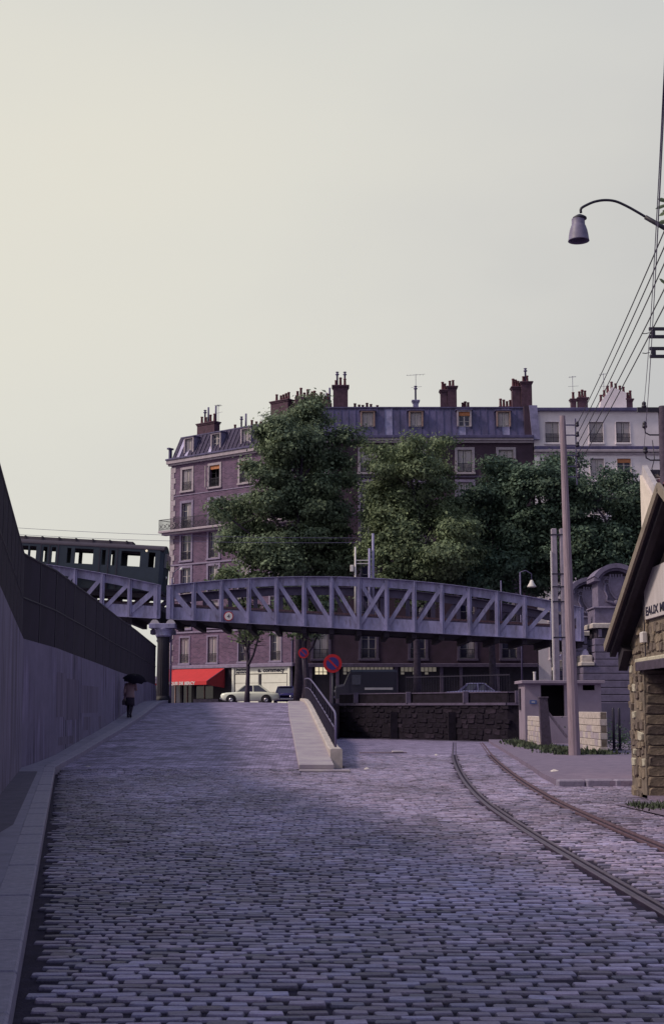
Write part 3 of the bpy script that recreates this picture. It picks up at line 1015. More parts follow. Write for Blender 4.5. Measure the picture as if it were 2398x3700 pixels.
# rounded cab end
rings = []
for z, k in ((0.62, 1.0), (2.0, 1.0), (2.95, 0.98), (3.2, 0.9)):
    rings.append([(-0.35, -1.21 * 1, z), (-0.12 - (1 - k), -1.1 * k, z), (-0.02 - (1 - k), -0.7 * k, z), (0.02 - (1 - k), 0, z), (-0.02 - (1 - k), 0.7 * k, z), (-0.12 - (1 - k), 1.1 * k, z), (-0.35, 1.21, z)])
g = M().loft(rings, cap=False)
g.obj('cab_end', 'train_green', tr)
for y0, y1 in ((-1.0, -0.42), (-0.3, 0.3), (0.42, 1.0)):
    M().box(-0.1, 0.035, y0, y1, 2.05, 2.9).obj('cab_window', 'car_glass', tr)
M().box(-LN, -0.05, -1.15, 1.15, 0.5, 0.68).obj('floor', 'train_inside', tr)
M().box(-LN, -0.6, -1.18, 1.18, 0.22, 0.55).obj('underframe', 'bridge_dark', tr)
M().box(-1.36, -1.3, -1.14, 1.14, 0.66, 3.05).obj('cab_partition', 'train_inside', tr)
for a, b_ in ((2.85, 3.88), (6.32, 7.34), (10.18, 11.2)):
    for s_ in (-1.245, 1.225):
        g = M()
        for x in (a, (a + b_) / 2, b_):
            g.box(-x - 0.025, -x + 0.025, s_, s_ + 0.02, 0.66, 3.04)
        g.box(-b_ - 0.05, -a + 0.05, s_, s_ + 0.02, 3.04, 3.1)
        g.obj('door_frame', 'train_roof', tr)
for x in (2.2, 12.0):
    bg = M().box(-x - 1.2, -x + 1.2, -0.9, 0.9, 0.28, 0.5).obj('bogie', 'bridge_dark', tr)
    for wx in (-0.85, 0.85):
        for wy_ in (-0.75, 0.75):
            M().lathe([(0.42, -0.05), (0.42, 0.05)], n=18).obj('wheel', 'rust', bg, loc=(-x + wx, wy_, 0.42), rot=(R(90), 0, 0))
for x in (1.9, 4.4, 5.2, 8.0, 9.2, 11.9):
    for y in (-0.7, 0.7):
        M().box(-x - 0.22, -x + 0.22, y - 0.42, y + 0.42, 0.68, 1.12).box(-x + 0.15, -x + 0.22, y - 0.42, y + 0.42, 1.12, 1.72).obj('seat', 'wood_tan', tr)
M().lathe([(0.05, 0), (0.09, 0.04), (0.05, 0.09)], n=12).obj('headlamp', 'white_paint', tr, loc=(0.0, -0.75, 1.5), rot=(0, R(90), 0))
M().lathe([(0.05, 0), (0.07, 0.03), (0.05, 0.06)], n=12).obj('marker_lamp', 'lit_window', tr, loc=(-1.15, -1.24, 2.98), rot=(R(90), 0, 0))


def seated(x, y, label):
    # head-and-shoulders passengers: one continuous body from lap to crown
    p = thing('person', label, 'person', Vector((TRX, TRY, CB(TRX) + 0.97)) + Vector((x, y, GR * -x + 1.10)), group='passengers in the metro car')
    prof = [(0.17, 0.02), (0.19, 0.12), (0.18, 0.3), (0.22, 0.48), (0.215, 0.56), (0.13, 0.62), (0.062, 0.66), (0.06, 0.70), (0.085, 0.74), (0.10, 0.81), (0.10, 0.88), (0.08, 0.94), (0.03, 0.97)]
    M().lathe(prof, n=14, sx=0.72, sy=1.0).obj('body', 'skirt', p, True)
    M().lathe([(0.075, 0.80), (0.107, 0.84), (0.106, 0.90), (0.085, 0.96), (0.03, 0.985)], n=14, sx=0.85).obj('hair', 'hair', p, True)
    lap = M().lathe([(0.08, 0), (0.085, 0.2), (0.07, 0.42)], n=10)
    for s_ in (-0.1, 0.1):
        put(lap.mesh('leg', 'skirt', True), 'leg', p, (-0.02, s_, 0.1), (0, R(-88), 0))
    return p


for x, y in ((-1.75, -0.68), (-2.3, -0.72), (-4.55, -0.7), (-5.2, 0.65), (-9.2, -0.7)):
    seated(x, y, 'dark clothed passenger sitting inside the metro car behind its window')

# ------------------------------------------------------------------ stone pylons at the right abutment
def pylon(y, label):
    p = thing('stone_pylon', label, 'pylon', (16.2, y, 0.0))
    # rusticated courses
    z = 0.9
    i = 0
    while z < 5.7:
        h = 0.40
        x0 = -1.95 if z < 4.0 else -1.25
        M().cbox(x0 + 0.02 * (i % 2), 1.9, -1.0, 1.3, z, z + h - 0.045, 0.025).obj('stone_course', 'dirty_stone', p)
        z += h
        i += 1
    M().box(-1.2, 1.84, -0.94, 1.24, 0.0, z).obj('core', 'dark_stone', p)
    M().box(-1.92, -1.2, -0.94, 1.24, 0.0, 4.0).obj('shelf_core', 'dark_stone', p)
    M().cbox(-2.05, -1.26, -1.08, 1.3, 4.12, 4.32, 0.04).obj('bearing_shelf', 'lime_stone', p)
    M().cbox(-1.95, -1.3, -0.7, 0.7, 4.33, 4.72, 0.05).obj('bearing_block', 'lime_stone', p)
    M().prism([(-1.85, 4.72), (-1.4, 4.72), (-1.5, 4.95), (-1.62, 5.10), (-1.78, 4.95)], -0.3, 0.3).obj('bearing', 'bridge_paint', p)
    M().cbox(-1.1, 1.75, -0.88, 1.2, z, z + 0.55, 0.02).obj('frieze', 'dark_stone', p)
    for x in (-0.98, -0.3, 0.35, 1.0):
        M().cbox(x, x + 0.2, -0.96, -0.88, z + 0.04, z + 0.5, 0.02).obj('triglyph', 'dirty_stone', p)
    z += 0.55
    M().cbox(-1.38, 1.95, -1.12, 1.4, z, z + 0.28, 0.06).obj('cornice', 'lime_stone', p)
    z += 0.28
    M().cbox(-1.18, 1.75, -0.92, 1.2, z, z + 0.85, 0.02).obj('pedestal', 'dirty_stone', p)
    z += 0.85
    M().cbox(-1.26, 1.83, -1.0, 1.28, z, z + 0.10, 0.04).obj('pedestal_cap', 'dirty_stone', p)
    z += 0.10
    zd = z
    M().box(-0.92, 1.14, -0.8, 1.0, z, z + 1.75).obj('die', 'dirty_stone', p)
    z += 1.75
    # arched pediment
    cx = 0.11
    def arch(r0, r1, z0, y0, y1):
        n = 16
        pts = []
        for k in range(n + 1):
            a = R(31 + (180 - 62) * k / n)
            pts.append((cx + r1 * math.cos(a), z0 + r1 * math.sin(a)))
        for k in range(n, -1, -1):
            a = R(31 + (180 - 62) * k / n)
            pts.append((cx + r0 * math.cos(a), z0 + r0 * math.sin(a)))
        g = M()
        for k in range(n):
            quad = [pts[k], pts[k + 1], pts[2 * n - k], pts[2 * n + 1 - k]]
            g.prism(quad, y0, y1)
        return g
    arch(1.26, 1.52, z - 0.80, -1.2, 1.2).obj('pediment_arch', 'dirty_stone', p)
    arch(1.10, 1.24, z - 0.78, -1.02, 1.02).obj('pediment_moulding', 'dirty_stone', p)
    for s_ in (-1, 1):
        M().cbox(cx + s_ * 1.12 - 0.2, cx + s_ * 1.12 + 0.2, -1.12, 1.1, z - 0.30, z - 0.10, 0.03).obj('pediment_foot', 'dirty_stone', p)
    # tympanum
    n = 14
    poly = [(cx + 1.09 * math.cos(R(25 + 130 * k / n)), z - 0.78 + 1.09 * math.sin(R(25 + 130 * k / n))) for k in range(n + 1)]
    M().prism(poly, -0.74, 0.9).obj('tympanum', 'dark_stone', p)
    # carved cartouche: shield, scrolls, crown and swags
    sh = [(-0.42, 0.55), (0.42, 0.55), (0.46, 0.2), (0.36, -0.25), (0.15, -0.55), (0, -0.66), (-0.15, -0.55), (-0.36, -0.25), (-0.46, 0.2)]
    car = M().prism([(cx + a, zd + 1.05 + b_) for a, b_ in sh], -0.96, -0.78).obj('cartouche', 'dirty_stone', p)
    M().prism([(cx + a * 0.72, zd + 1.05 + b_ * 0.74) for a, b_ in sh], -1.0, -0.96).obj('shield_face', 'dirty_stone', car)
    for s_ in (-1, 1):
        pts = []
        for k in range(26):
            a = k / 25
            ang = a * 2 * math.pi * 1.25
            r = 0.06 + 0.16 * a
            pts.append((cx + s_ * (0.55 - 0.05 * a) + s_ * r * math.cos(ang), -0.86, zd + 1.5 + r * math.sin(ang) - 0.1 * a))
        M().tube(pts, 0.045, 6).obj('scroll', 'dirty_stone', car, True)
        M().tube([(cx + s_ * 0.6, -0.85, zd + 1.35), (cx + s_ * 0.66, -0.87, zd + 0.95), (cx + s_ * 0.5, -0.87, zd + 0.6), (cx + s_ * 0.56, -0.86, zd + 0.35), (cx + s_ * 0.3, -0.87, zd + 0.25), (cx, -0.88, zd + 0.12)],
                 [0.05, 0.075, 0.06, 0.085, 0.09, 0.1], 8).obj('swag', 'dirty_stone', car, True)
    M().lathe([(0.06, -0.1), (0.16, -0.05), (0.17, 0.03), (0.08, 0.1)], n=14).obj('boss', 'dirty_stone', car, True, loc=(cx, -0.9, zd + 0.22), rot=(R(90), 0, 0))
    g = M()
    for k in range(5):
        g.box(cx - 0.36 + k * 0.16, cx - 0.27 + k * 0.16, -0.95, -0.76, zd + 1.62, zd + 1.86)
    g.box(cx - 0.4, cx + 0.4, -0.93, -0.76, zd + 1.58, zd + 1.68)
    g.obj('crown', 'dirty_stone', car)
    return p


pylon(80.2, 'carved stone pylon with arched pediment and cartouche above rusticated courses')
pylon(88.6, 'smaller looking stone pylon behind the carved one, at the far girder')

# ================================================================== tall houses
ZS = 1.985


def pane_set(name, w, h, curtain=True, rail=True, surround='trim_stone', blind=None, dark=False, sw=0.22, sill=True):
    """meshes of one window, origin at the middle of the sill line, opening w x h"""
    d = {}
    g = M()
    a = w / 2
    g.cbox(-a - sw, -a, -0.07, 0.05, -0.02, h + sw, 0.012)
    g.cbox(a, a + sw, -0.07, 0.05, -0.02, h + sw, 0.012)
    g.cbox(-a, a, -0.068, 0.05, h, h + sw - 0.002, 0.012)
    if sill:
        g.cbox(-a - sw - 0.05, a + sw + 0.05, -0.14, 0.05, -0.18, -0.02, 0.015)
    d['window'] = g.mesh('window', surround)
    g = M()
    for x0, x1, z0, z1 in ((-a, -a + 0.07, 0, h), (a - 0.07, a, 0, h), (-0.06, 0.06, 0.07, h - 0.07), (-a + 0.07, a - 0.07, h - 0.07, h), (-a + 0.07, a - 0.07, 0, 0.07)):
        g.box(x0, x1, 0.14, 0.2, z0, z1)
    for s_ in (-1, 1):
        x0, x1 = sorted((s_ * 0.06, s_ * (a - 0.07)))
        g.box(x0, x1, 0.155, 0.19, h * 0.34, h * 0.34 + 0.035)
        g.box(x0, x1, 0.155, 0.19, h * 0.68, h * 0.68 + 0.035)
    d['casement'] = g.mesh('casement', 'wood_frame')
    d['pane'] = M().box(-(a - 0.14) / 2, (a - 0.14) / 2, 0.168, 0.178, 0.07, h - 0.07).mesh('pane', 'glass')
    g = M()
    n = 10
    for s_ in (0,):
        for i in range(n + 1):
            x = -0.5 + i / n
            y = 0.03 * math.cos(i * math.pi)
            pinch = 1.0
            g.v += [(x, y, 0.0), (x * 0.92, y, 0.4), (x * 1.0, y, 1.0)]
        for i in range(n):
            for k in range(2):
                q = i * 3 + k
                g.f.append((q, q + 1, q + 4, q + 3))
    d['curtain'] = g.mesh('curtain', 'curtain')
    g = M()
    g.box(-a, a, -0.03, 0.0, 0.72, 0.76); g.box(-a, a, -0.03, 0.0, 0.06, 0.09); g.box(-a, a, -0.028, -0.002, 0.42, 0.44)
    k = 11
    for i in range(k + 1):
        x = -a + 0.02 + (2 * a - 0.04) * i / k
        g.box(x - 0.012, x + 0.012, -0.026, -0.004, 0.09, 0.72)
    d['railing'] = g.mesh('railing', 'dark_iron')
    d['blind'] = M().box(-a + 0.01, a - 0.01, 0.05, 0.08, h - 0.34, h - 0.01).mesh('blind', 'blind_orange')
    d['w'] = w; d['h'] = h
    return d


def place_window(parent, x, z, d, style='curtain', rail=True, y=0.0):
    wp = put(d['window'], 'window', parent, (x, y, z))
    a, h = d['w'] / 2, d['h']
    if style != 'open':
        put(d['casement'], 'casement', wp)
        for s_ in (-1, 1):
            put(d['pane'], 'pane', wp, (s_ * (0.06 + (a - 0.13) / 2), 0, 0))
    else:
        put(d['casement'], 'casement', wp, (-a * 0.9, 0.2, 0), (0, 0, R(78)))
    cw = a - 0.12
    if style == 'curtain':
        for s_ in (-1, 1):
            put(d['curtain'], 'curtain', wp, (s_ * (0.07 + cw / 2), 0.11, 0.08), (0, 0, 0), (cw * random.uniform(0.8, 0.98), 0.6, h - 0.16))
    elif style == 'half':
        put(d['curtain'], 'curtain', wp, (0.07 + cw / 2, 0.11, 0.08), (0, 0, 0), (cw * 0.95, 0.6, h - 0.16))
    elif style == 'blind':
        put(d['blind'], 'blind', wp)
    if style == 'open':
        put(d['blind'], 'blind', wp)
    if rail:
        put(d['railing'], 'railing', wp)
    return wp


POT = M().lathe([(0.13, 0), (0.12, 0.1), (0.10, 0.5), (0.13, 0.52), (0.13, 0.58), (0.10, 0.6)], n=10).mesh('chimney_pot', 'terracotta', True)
COWL = M().lathe([(0.08, 0), (0.08, 0.95), (0.16, 1.0), (0.17, 1.06), (0.09, 1.1), (0.09, 1.2), (0.17, 1.24), (0.03, 1.3)], n=10).mesh('cowl_pipe', 'grey_iron', True)
PIPE = M().lathe([(0.09, 0), (0.085, 1.5)], n=10).mesh('flue_pipe', 'grey_iron', True)


def chimney(parent, x0, x1, y0, y1, z0, z1, pots=(), cowls=(), pipes=(), material='chimney_brick', ph=1.0):
    g = M()
    g.box(x0, x1, y0, y1, z0, z1 - 0.22)
    g.cbox(x0 - 0.06, x1 + 0.06, y0 - 0.06, y1 + 0.06, z1 - 0.22, z1 - 0.10, 0.02)
    g.cbox(x0 - 0.12, x1 + 0.12, y0 - 0.12, y1 + 0.12, z1 - 0.10, z1, 0.02)
    c = g.obj('chimney', material, parent)
    ym = (y0 + y1) / 2
    for p in pots:
        put(POT, 'chimney_pot', c, (x0 + (x1 - x0) * p, ym, z1), (0, 0, 0), (1, 1, ph * random.uniform(0.8, 1.3)))
    for p in cowls:
        put(COWL, 'cowl_pipe', c, (x0 + (x1 - x0) * p, ym, z1))
    for p in pipes:
        put(PIPE, 'flue_pipe', c, (x0 + (x1 - x0) * p, ym + 0.1, z1))
    return c


def antenna(parent, x, y, z, h=1.6, s_=1.0):
    g = M()
    g.tube([(x, y, z), (x, y, z + h)], 0.02, 5)
    g.beam((x - 0.9 * s_, y, z + h * 0.95), (x + 0.9 * s_, y, z + h * 1.0), 0.02, 0.02)
    for i in range(6):
        xx = x - 0.8 * s_ + i * 0.3 * s_
        g.beam((xx, y - 0.3, z + h * 0.97), (xx, y + 0.3, z + h * 0.97), 0.014, 0.014)
    g.beam((x - 0.4, y, z + h * 0.55), (x + 0.5, y, z + h * 0.58), 0.02, 0.02)
    g.obj('antenna', 'grey_iron', parent)


def zinc_slope(parent, x0, x1, y0, z0, y1, z1, w=0.62, material='zinc', skip=()):
    """standing-seam zinc sheets, each its own part"""
    n = max(1, round((x1 - x0) / w))
    w = (x1 - x0) / n
    dz = Vector((0, y1 - y0, z1 - z0)); nrm = Vector((0, -(z1 - z0), (y1 - y0))).normalized()
    for i in range(n):
        a, b_ = x0 + i * w, x0 + (i + 1) * w
        lift = random.uniform(0, 0.018)
        m_ = material if random.random() > 0.13 else 'zinc_light'
        g = M()
        P0 = Vector((0, y0, z0)) + nrm * lift; P1 = Vector((0, y1, z1)) + nrm * lift
        g.v = [(a, P0.y, P0.z), (b_, P0.y, P0.z), (b_, P1.y, P1.z), (a, P1.y, P1.z)]
        q0 = P0 - nrm * 0.05; q1 = P1 - nrm * 0.05
        g.v += [(a, q0.y, q0.z), (b_, q0.y, q0.z), (b_, q1.y, q1.z), (a, q1.y, q1.z)]
        g.f = [(0, 1, 2, 3), (0, 4, 5, 1), (1, 5, 6, 2), (2, 6, 7, 3), (3, 7, 4, 0)]
        h0 = P0 + nrm * 0.03; h1 = P1 + nrm * 0.03
        g.beam((b_, h0.y, h0.z), (b_, h1.y, h1.z), 0.05, 0.07)
        g.obj('zinc_sheet', m_, parent)


def dormer(parent, x, y, z0, w, h, depth, d, style, cheek='zinc_light', surround=True, top='zinc'):
    g = M()
    g.box(x - w / 2 - 0.14, x - w / 2 - 0.02, y, y + depth, z0 - 0.1, z0 + h + 0.12)
    g.box(x + w / 2 + 0.02, x + w / 2 + 0.14, y, y + depth, z0 - 0.1, z0 + h + 0.12)
    dm = g.obj('dormer', cheek, parent)
    M().cbox(x - w / 2 - 0.24, x + w / 2 + 0.24, y - 0.12, y + depth, z0 + h + 0.12, z0 + h + 0.22, 0.02).obj('dormer_roof', top, dm)
    M().box(x - w / 2, x + w / 2, y + 0.5, y + 0.55, z0, z0 + h).obj('dark_room', 'shop_dark', dm)
    wp = put(d['window'], 'dormer_frame', dm, (x, y + 0.02, z0))
    a = d['w'] / 2
    put(d['casement'], 'casement', dm, (x, y + 0.02, z0))
    for s_ in (-1, 1):
        put(d['pane'], 'pane', dm, (x + s_ * (0.06 + (a - 0.13) / 2), y + 0.02, z0))
        if style == 'curtain':
            cw = a - 0.12
            put(d['curtain'], 'curtain', dm, (x + s_ * (0.07 + cw / 2), y + 0.12, z0 + 0.08), (0, 0, 0), (cw * 0.95, 0.6, d['h'] - 0.16))
    if style == 'blind':
        put(d['blind'], 'blind', dm, (x, y + 0.02, z0))


def body_box(parent, x0, x1, y0, y1, z0, z1, material):
    g = M()
    g.v = [(x0, y0, z0), (x1, y0, z0), (x1, y1, z0), (x0, y1, z0), (x0, y0, z1), (x1, y0, z1), (x1, y1, z1), (x0, y1, z1)]
    g.f = [(1, 2, 6, 5), (2, 3, 7, 6), (3, 0, 4, 7), (4, 5, 6, 7)]
    return g.obj('rear_walls', material, parent)


W_STD = pane_set('std', 1.22, 1.9)
W_TALL = pane_set('tall', 1.22, 2.3, surround='trim_grey')
W_SHADED = pane_set('shaded', 1.22, 2.3, surround='shaded_trim')  # window surround for the low storeys, their shade in its colour
W_LOW = pane_set('low', 1.1, 2.2, surround='trim_grey', sw=0.14)
W_DORM = pane_set('dorm', 0.95, 1.25, sw=0.14, surround='trim_stone', sill=False)
W_DORMT = pane_set('dormt', 0.95, 1.2, sw=0.13, surround='wood_tan', sill=False)
W_PLAIN = pane_set('plain', 1.15, 1.75, surround='plaster', sw=0.05)

# ---- corner house, left
LBX, LBY = -14.55, 123.7
ang = math.atan2(114.3 - LBY, -3.0 - LBX)
lb = thing('brick_house', 'tall purple brick corner house with long balcony, red awning shop and slate mansard', 'building', (LBX, LBY, ZS), ang)
LW = math.hypot(114.3 - LBY, -3.0 - LBX)
cols = (2.05, 5.45, 9.1, 12.75)
rows = [(5.65, W_LOW), (8.7, W_TALL), (11.75, W_TALL), (14.75, W_TALL), (17.6, W_TALL), (21.05, W_STD)]
ops = []
for zb, d in rows:
    for c in cols:
        ops.append((c - d['w'] / 2, c + d['w'] / 2, zb - ZS, zb - ZS + d['h']))
g = M(); wall_open(g, 0, LW, 5.14 - ZS, 23.9 - ZS, ops)
g.obj('facade', 'house_brick', lb)
body_box(lb, 0, LW, 0, 11, 0, 23.9 - ZS, 'house_brick')
M().box(0.3, LW - 0.3, 0.9, 0.95, 3.0, 21.8).obj('dark_rooms', 'shop_dark', lb)
random.seed(3)
sty = [['curtain', 'curtain', 'none', 'half'], ['none', 'half', 'curtain', 'none'], ['none', 'half', 'curtain', 'half'], ['none', 'half', 'curtain', 'none'], ['half', 'curtain', 'curtain', 'half'], ['curtain', 'open', 'blind', 'curtain']]
for (zb, d), st_ in zip(rows, sty):
    for c, s_ in zip(cols, st_):
        place_window(lb, c, zb - ZS, d, s_, rail=True)
# quoins at the free corner
qz = 5.3
i = 0
while qz < 23.2:
    w = 0.62 if i % 2 else 0.42
    M().cbox(-0.05, w, -0.06, 0.3, qz - ZS, qz - ZS + 0.48, 0.02).obj('quoin', 'trim_stone', lb)
    qz += 0.5; i += 1
for zc, hh, pr in ((8.25, 0.14, 0.10), (11.15, 0.14, 0.08), (14.3, 0.14, 0.1), (20.6, 0.08, 0.05)):
    M().cbox(-0.04, LW, -pr, 0.02, zc - ZS, zc - ZS + hh, 0.02).obj('string_course', 'trim_grey', lb)
M().cbox(-0.25, LW, -0.22, 0.1, 23.45 - ZS, 23.62 - ZS, 0.03).cbox(-0.35, LW, -0.38, 0.1, 23.62 - ZS, 23.95 - ZS, 0.04).obj('cornice', 'trim_stone', lb)
M().cbox(-0.4, LW, -0.46, -0.2, 23.95 - ZS, 24.1 - ZS, 0.04).obj('gutter', 'zinc', lb)
# balcony
M().cbox(-0.75, LW, -0.85, 0.05, 17.30 - ZS, 17.48 - ZS, 0.04).cbox(-0.55, LW, -0.6, 0.0, 17.10 - ZS, 17.3 - ZS, 0.04).obj('balcony_slab', 'trim_stone', lb)
g = M()
g.box(-0.7, LW, -0.8, -0.77, 18.45 - ZS, 18.5 - ZS); g.box(-0.7, LW, -0.8, -0.77, 17.58 - ZS, 17.62 - ZS)
g.box(-0.7, -0.67, -0.8, 0.6, 18.45 - ZS, 18.5 - ZS)
x = -0.7
while x < LW:
    g.box(x, x + 0.025, -0.797, -0.773, 17.48 - ZS, 18.45 - ZS)
    x += 0.13
y = -0.7
while y < 0.6:
    g.box(-0.697, -0.673, y, y + 0.025, 17.48 - ZS, 18.45 - ZS); y += 0.13
# ornamental panels at the foot
for k in range(int(LW / 0.52)):
    xx = -0.6 + k * 0.52
    g.beam((xx, -0.785, 17.66 - ZS), (xx + 0.4, -0.785, 18.05 - ZS), 0.02, 0.05)
    g.beam((xx + 0.4, -0.785, 17.66 - ZS), (xx, -0.785, 18.05 - ZS), 0.02, 0.05)
g.obj('balcony_railing', 'dark_iron', lb)
# mansard
zinc_slope(lb, 0.12, LW, -0.1, 24.08 - ZS, 0.95, 26.15 - ZS, 0.5, 'slate')
g = M(); g.add([(0.1, 0, 23.9 - ZS), (0.1, 11, 23.9 - ZS), (0.35, 10, 26.15 - ZS), (0.35, 0.95, 26.15 - ZS)], [(0, 1, 2, 3)])
g.add([(0.3, 0.95, 26.15 - ZS), (LW, 0.95, 26.15 - ZS), (LW, 6, 26.6 - ZS), (0.3, 6, 26.6 - ZS)], [(0, 1, 2, 3)])
g.obj('roof', 'slate', lb)
M().box(0.2, LW, 0.9, 1.05, 26.12 - ZS, 26.24 - ZS).obj('roof_edge', 'zinc', lb)
for c, s_ in ((2.15, 'curtain'), (5.5, 'none'), (9.1, 'curtain'), (12.7, 'curtain')):
    dormer(lb, c, 0.05, 24.5 - ZS, 0.95, 1.25, 1.0, W_DORM, s_)
M().box(-0.32, -0.05, -0.3, 0.3, 25.0 - ZS, 25.15 - ZS).box(-0.25, -0.1, -0.15, 0.15, 23.95 - ZS, 25.0 - ZS).obj('party_stack', 'zinc', lb)
chimney(lb, 1.0, 3.2, 2.2, 2.9, 25.9 - ZS, 27.6 - ZS, (0.12, 0.36, 0.62, 0.85), (0.3,), (0.45, 0.88))
chimney(lb, 4.0, 8.6, 3.6, 4.1, 26.0 - ZS, 26.75 - ZS, (0.05, 0.5, 0.62, 0.74), (0.22,), (0.32,))
chimney(lb, 10.2, 12.2, 2.0, 2.7, 26.0 - ZS, 28.35 - ZS, (0.2, 0.45, 0.6, 0.75, 0.9), (), ())
chimney(lb, 12.2, 14.6, 2.4, 2.9, 26.0 - ZS, 28.0 - ZS, (0.15, 0.35, 0.55, 0.75, 0.92), (), ())
antenna(lb, 3.4, 2.5, 27.4 - ZS, 1.7, 0.3)
antenna(lb, 8.9, 2.5, 26.4 - ZS, 1.0, 0.4)
# downpipes
M().tube([(LW - 0.3, -0.08, 0.3), (LW - 0.3, -0.08, 21.6)], 0.06, 8).obj('downpipe', 'grey_iron', lb)
# shop floor
M().cbox(-0.1, LW, -0.4, 0.0, 5.14 - ZS, 5.42 - ZS, 0.05).obj('shop_cornice', 'trim_grey', lb)
# cafe shop front under the awning
g = M()
sfo = [(0.25, 1.6, 0.0, 2.35), (1.85, 3.0, 0.0, 2.35), (3.4, 5.6, 0.55, 2.3)]
wall_open(g, 0.0, 7.5, 0, 5.14 - ZS, sfo, 0.12, -0.05)
g.obj('cafe_front', 'shop_dark', lb)
for a, b_, c, d_ in sfo:
    M().box(a, b_, 0.05, 0.07, c, d_).obj('shop_pane', 'glass', lb)
    M().box((a + b_) / 2 - 0.04, (a + b_) / 2 + 0.04, -0.02, 0.05, c, d_).obj('mullion', 'wood_tan', lb)
M().box(3.3, 6.3, -0.10, -0.055, 0.0, 0.5).obj('cafe_stallboard', 'dirty_stone', lb)
# cream shop: print and paper merchant
g = M()
wall_open(g, 7.9, 14.5, 0, 5.12 - ZS, [], 0.1, -0.10)
shop = g.obj('cream_shop_front', 'shop_cream', lb)
shop['label'] = 'cream painted shop front with dark lettering'
for a, b_ in ((8.3, 10.95), (11.3, 14.1)):
    for c, d_ in ((0.05, 1.0), (1.06, 1.78), (1.84, 2.52)):
        M().cbox(a, b_, -0.16, -0.10, c, d_, 0.012).obj('shop_panel', 'shop_cream', shop)
for x in (7.95, 14.22):
    M().cbox(x, x + 0.26, -0.24, -0.10, 0, 5.10 - ZS, 0.02).obj('pilaster', 'shop_cream', shop)
M().box(11.0, 11.25, -0.135, -0.10, 0.0, 2.54).obj('post', 'shop_dark', shop)
M().box(8.26, 14.15, -0.125, -0.10, 2.54, 2.60).obj('fascia_line', 'shop_dark', shop)
M().box(8.22, 8.29, -0.15, -0.10, 0.0, 2.54).box(14.12, 14.2, -0.15, -0.10, 0.0, 2.54).obj('side_shadow_gap', 'shop_dark', shop)
text_line('a. commecy', 'lettering', 'ink', shop, 0.50, (10.85, -0.104, 2.72), (R(90), 0, 0), sx=1.22, bold=0.022)
text_obj('imprimerie', 'lettering', 'ink', shop, 0.30, (8.35, -0.104, 2.88), (R(90), 0, 0), sx=1.15, bold=0.014)
text_obj('papeterie', 'lettering', 'ink', shop, 0.28, (8.35, -0.104, 2.65), (R(90), 0, 0), sx=1.15, bold=0.014)
M().box(7.52, 7.88, -0.18, 0.0, 0, 3.13).obj('shop_pier', 'shop_dark', lb)

# red awning: a thing of its own hung from the house
aw = thing('awning', 'red sloping cafe awning with white lettering on its valance', 'awning', (LBX, LBY, ZS), ang)
z1, z0, pr = 3.10, 1.98, 2.2
AX0, AX1 = 0.25, 7.35
for k in range(4):
    a, b_ = AX0 + (AX1 - AX0) * k / 4, AX0 + (AX1 - AX0) * (k + 1) / 4
    g = M()
    for t_ in (0, 0.5, 1):
        sag = -0.05 * math.sin(math.pi * t_)
        y = -0.45 - pr * t_; z = z1 + (z0 - z1) * t_ + sag
        g.v += [(a, y, z), (b_ - 0.01, y, z)]
    g.f = [(0, 1, 3, 2), (2, 3, 5, 4)]
    o = g.obj('canopy_cloth', 'awning_red', aw)
    md = o.modifiers.new('thickness', 'SOLIDIFY'); md.thickness = 0.012
o = M().box(AX0, AX1, -0.46 - pr, -0.45 - pr, z0 - 0.30, z0 + 0.0).obj('valance', 'awning_red', aw)
g = M(); g.add([(AX1, -0.45, z1), (AX1, -0.45 - pr, z0), (AX1, -0.45 - pr, z0 - 0.30), (AX1, -0.45, z0 - 0.55)], [(0, 1, 2, 3)])
o = g.obj('side_cloth', 'awning_dark_red', aw)
md = o.modifiers.new('thickness', 'SOLIDIFY'); md.thickness = 0.012
text_line('AU MARQUIS DE BERCY', 'lettering', 'white_paint', aw, 0.36, (1.5, -0.468 - pr, z0 - 0.275), (R(90), 0, 0), sx=1.15, bold=0.016)
M().tube([(AX1, -0.45, z1), (AX1, -0.45 - pr, z0)], 0.02, 6).obj('side_arm', 'grey_iron', aw)
M().box(AX0, AX1, -0.47, -0.4, z1 - 0.03, z1 + 0.06).obj('roller_box', 'dark_iron', aw)
bl = thing('hanging_board', 'small grey board hung in front of the red awning', 'sign', (LBX, LBY, ZS), ang)
M().cbox(0.75, 1.95, -2.90, -2.86, 1.85, 2.42, 0.02).obj('board', 'lamp_grey', bl)
text_obj('HOTEL', 'lettering', 'ink', bl, 0.27, (0.85, -2.906, 2.03), (R(90), 0, 0), sx=1.2)
M().tube([(1.3, -2.88, 2.42), (1.3, -0.4, 3.12)], 0.015, 5).obj('hanger', 'dark_iron', bl)

# ---- long brick house in the middle
MBX0, MBX1, MBY = -2.95, 16.85, 114.0
mb_ = thing('brick_house', 'long dark brick house behind the trees with zinc mansard and cream framed windows', 'building', (MBX0, MBY, ZS), 0)
MW = MBX1 - MBX0
cols = [c - MBX0 for c in (-0.9, 3.0, 7.05, 11.1, 14.55)]
rows = [(5.75, W_SHADED), (8.8, W_SHADED), (11.9, W_SHADED), (15.0, W_SHADED), (18.1, W_TALL), (21.25, W_STD)]
ops = []
for zb, d in rows:
    for c in cols:
        ops.append((c - d['w'] / 2, c + d['w'] / 2, zb - ZS, zb - ZS + d['h']))
g = M(); wall_open(g, 0, MW, 5.3 - ZS, 24.0 - ZS, ops)
g.obj('facade', 'shaded_brick', mb_)
body_box(mb_, 0, MW, 0, 11, 0, 24.0 - ZS, 'shaded_brick')
M().box(0.3, MW - 0.3, 0.9, 0.95, 3.4, 22).obj('dark_rooms', 'shop_dark', mb_)
random.seed(5)
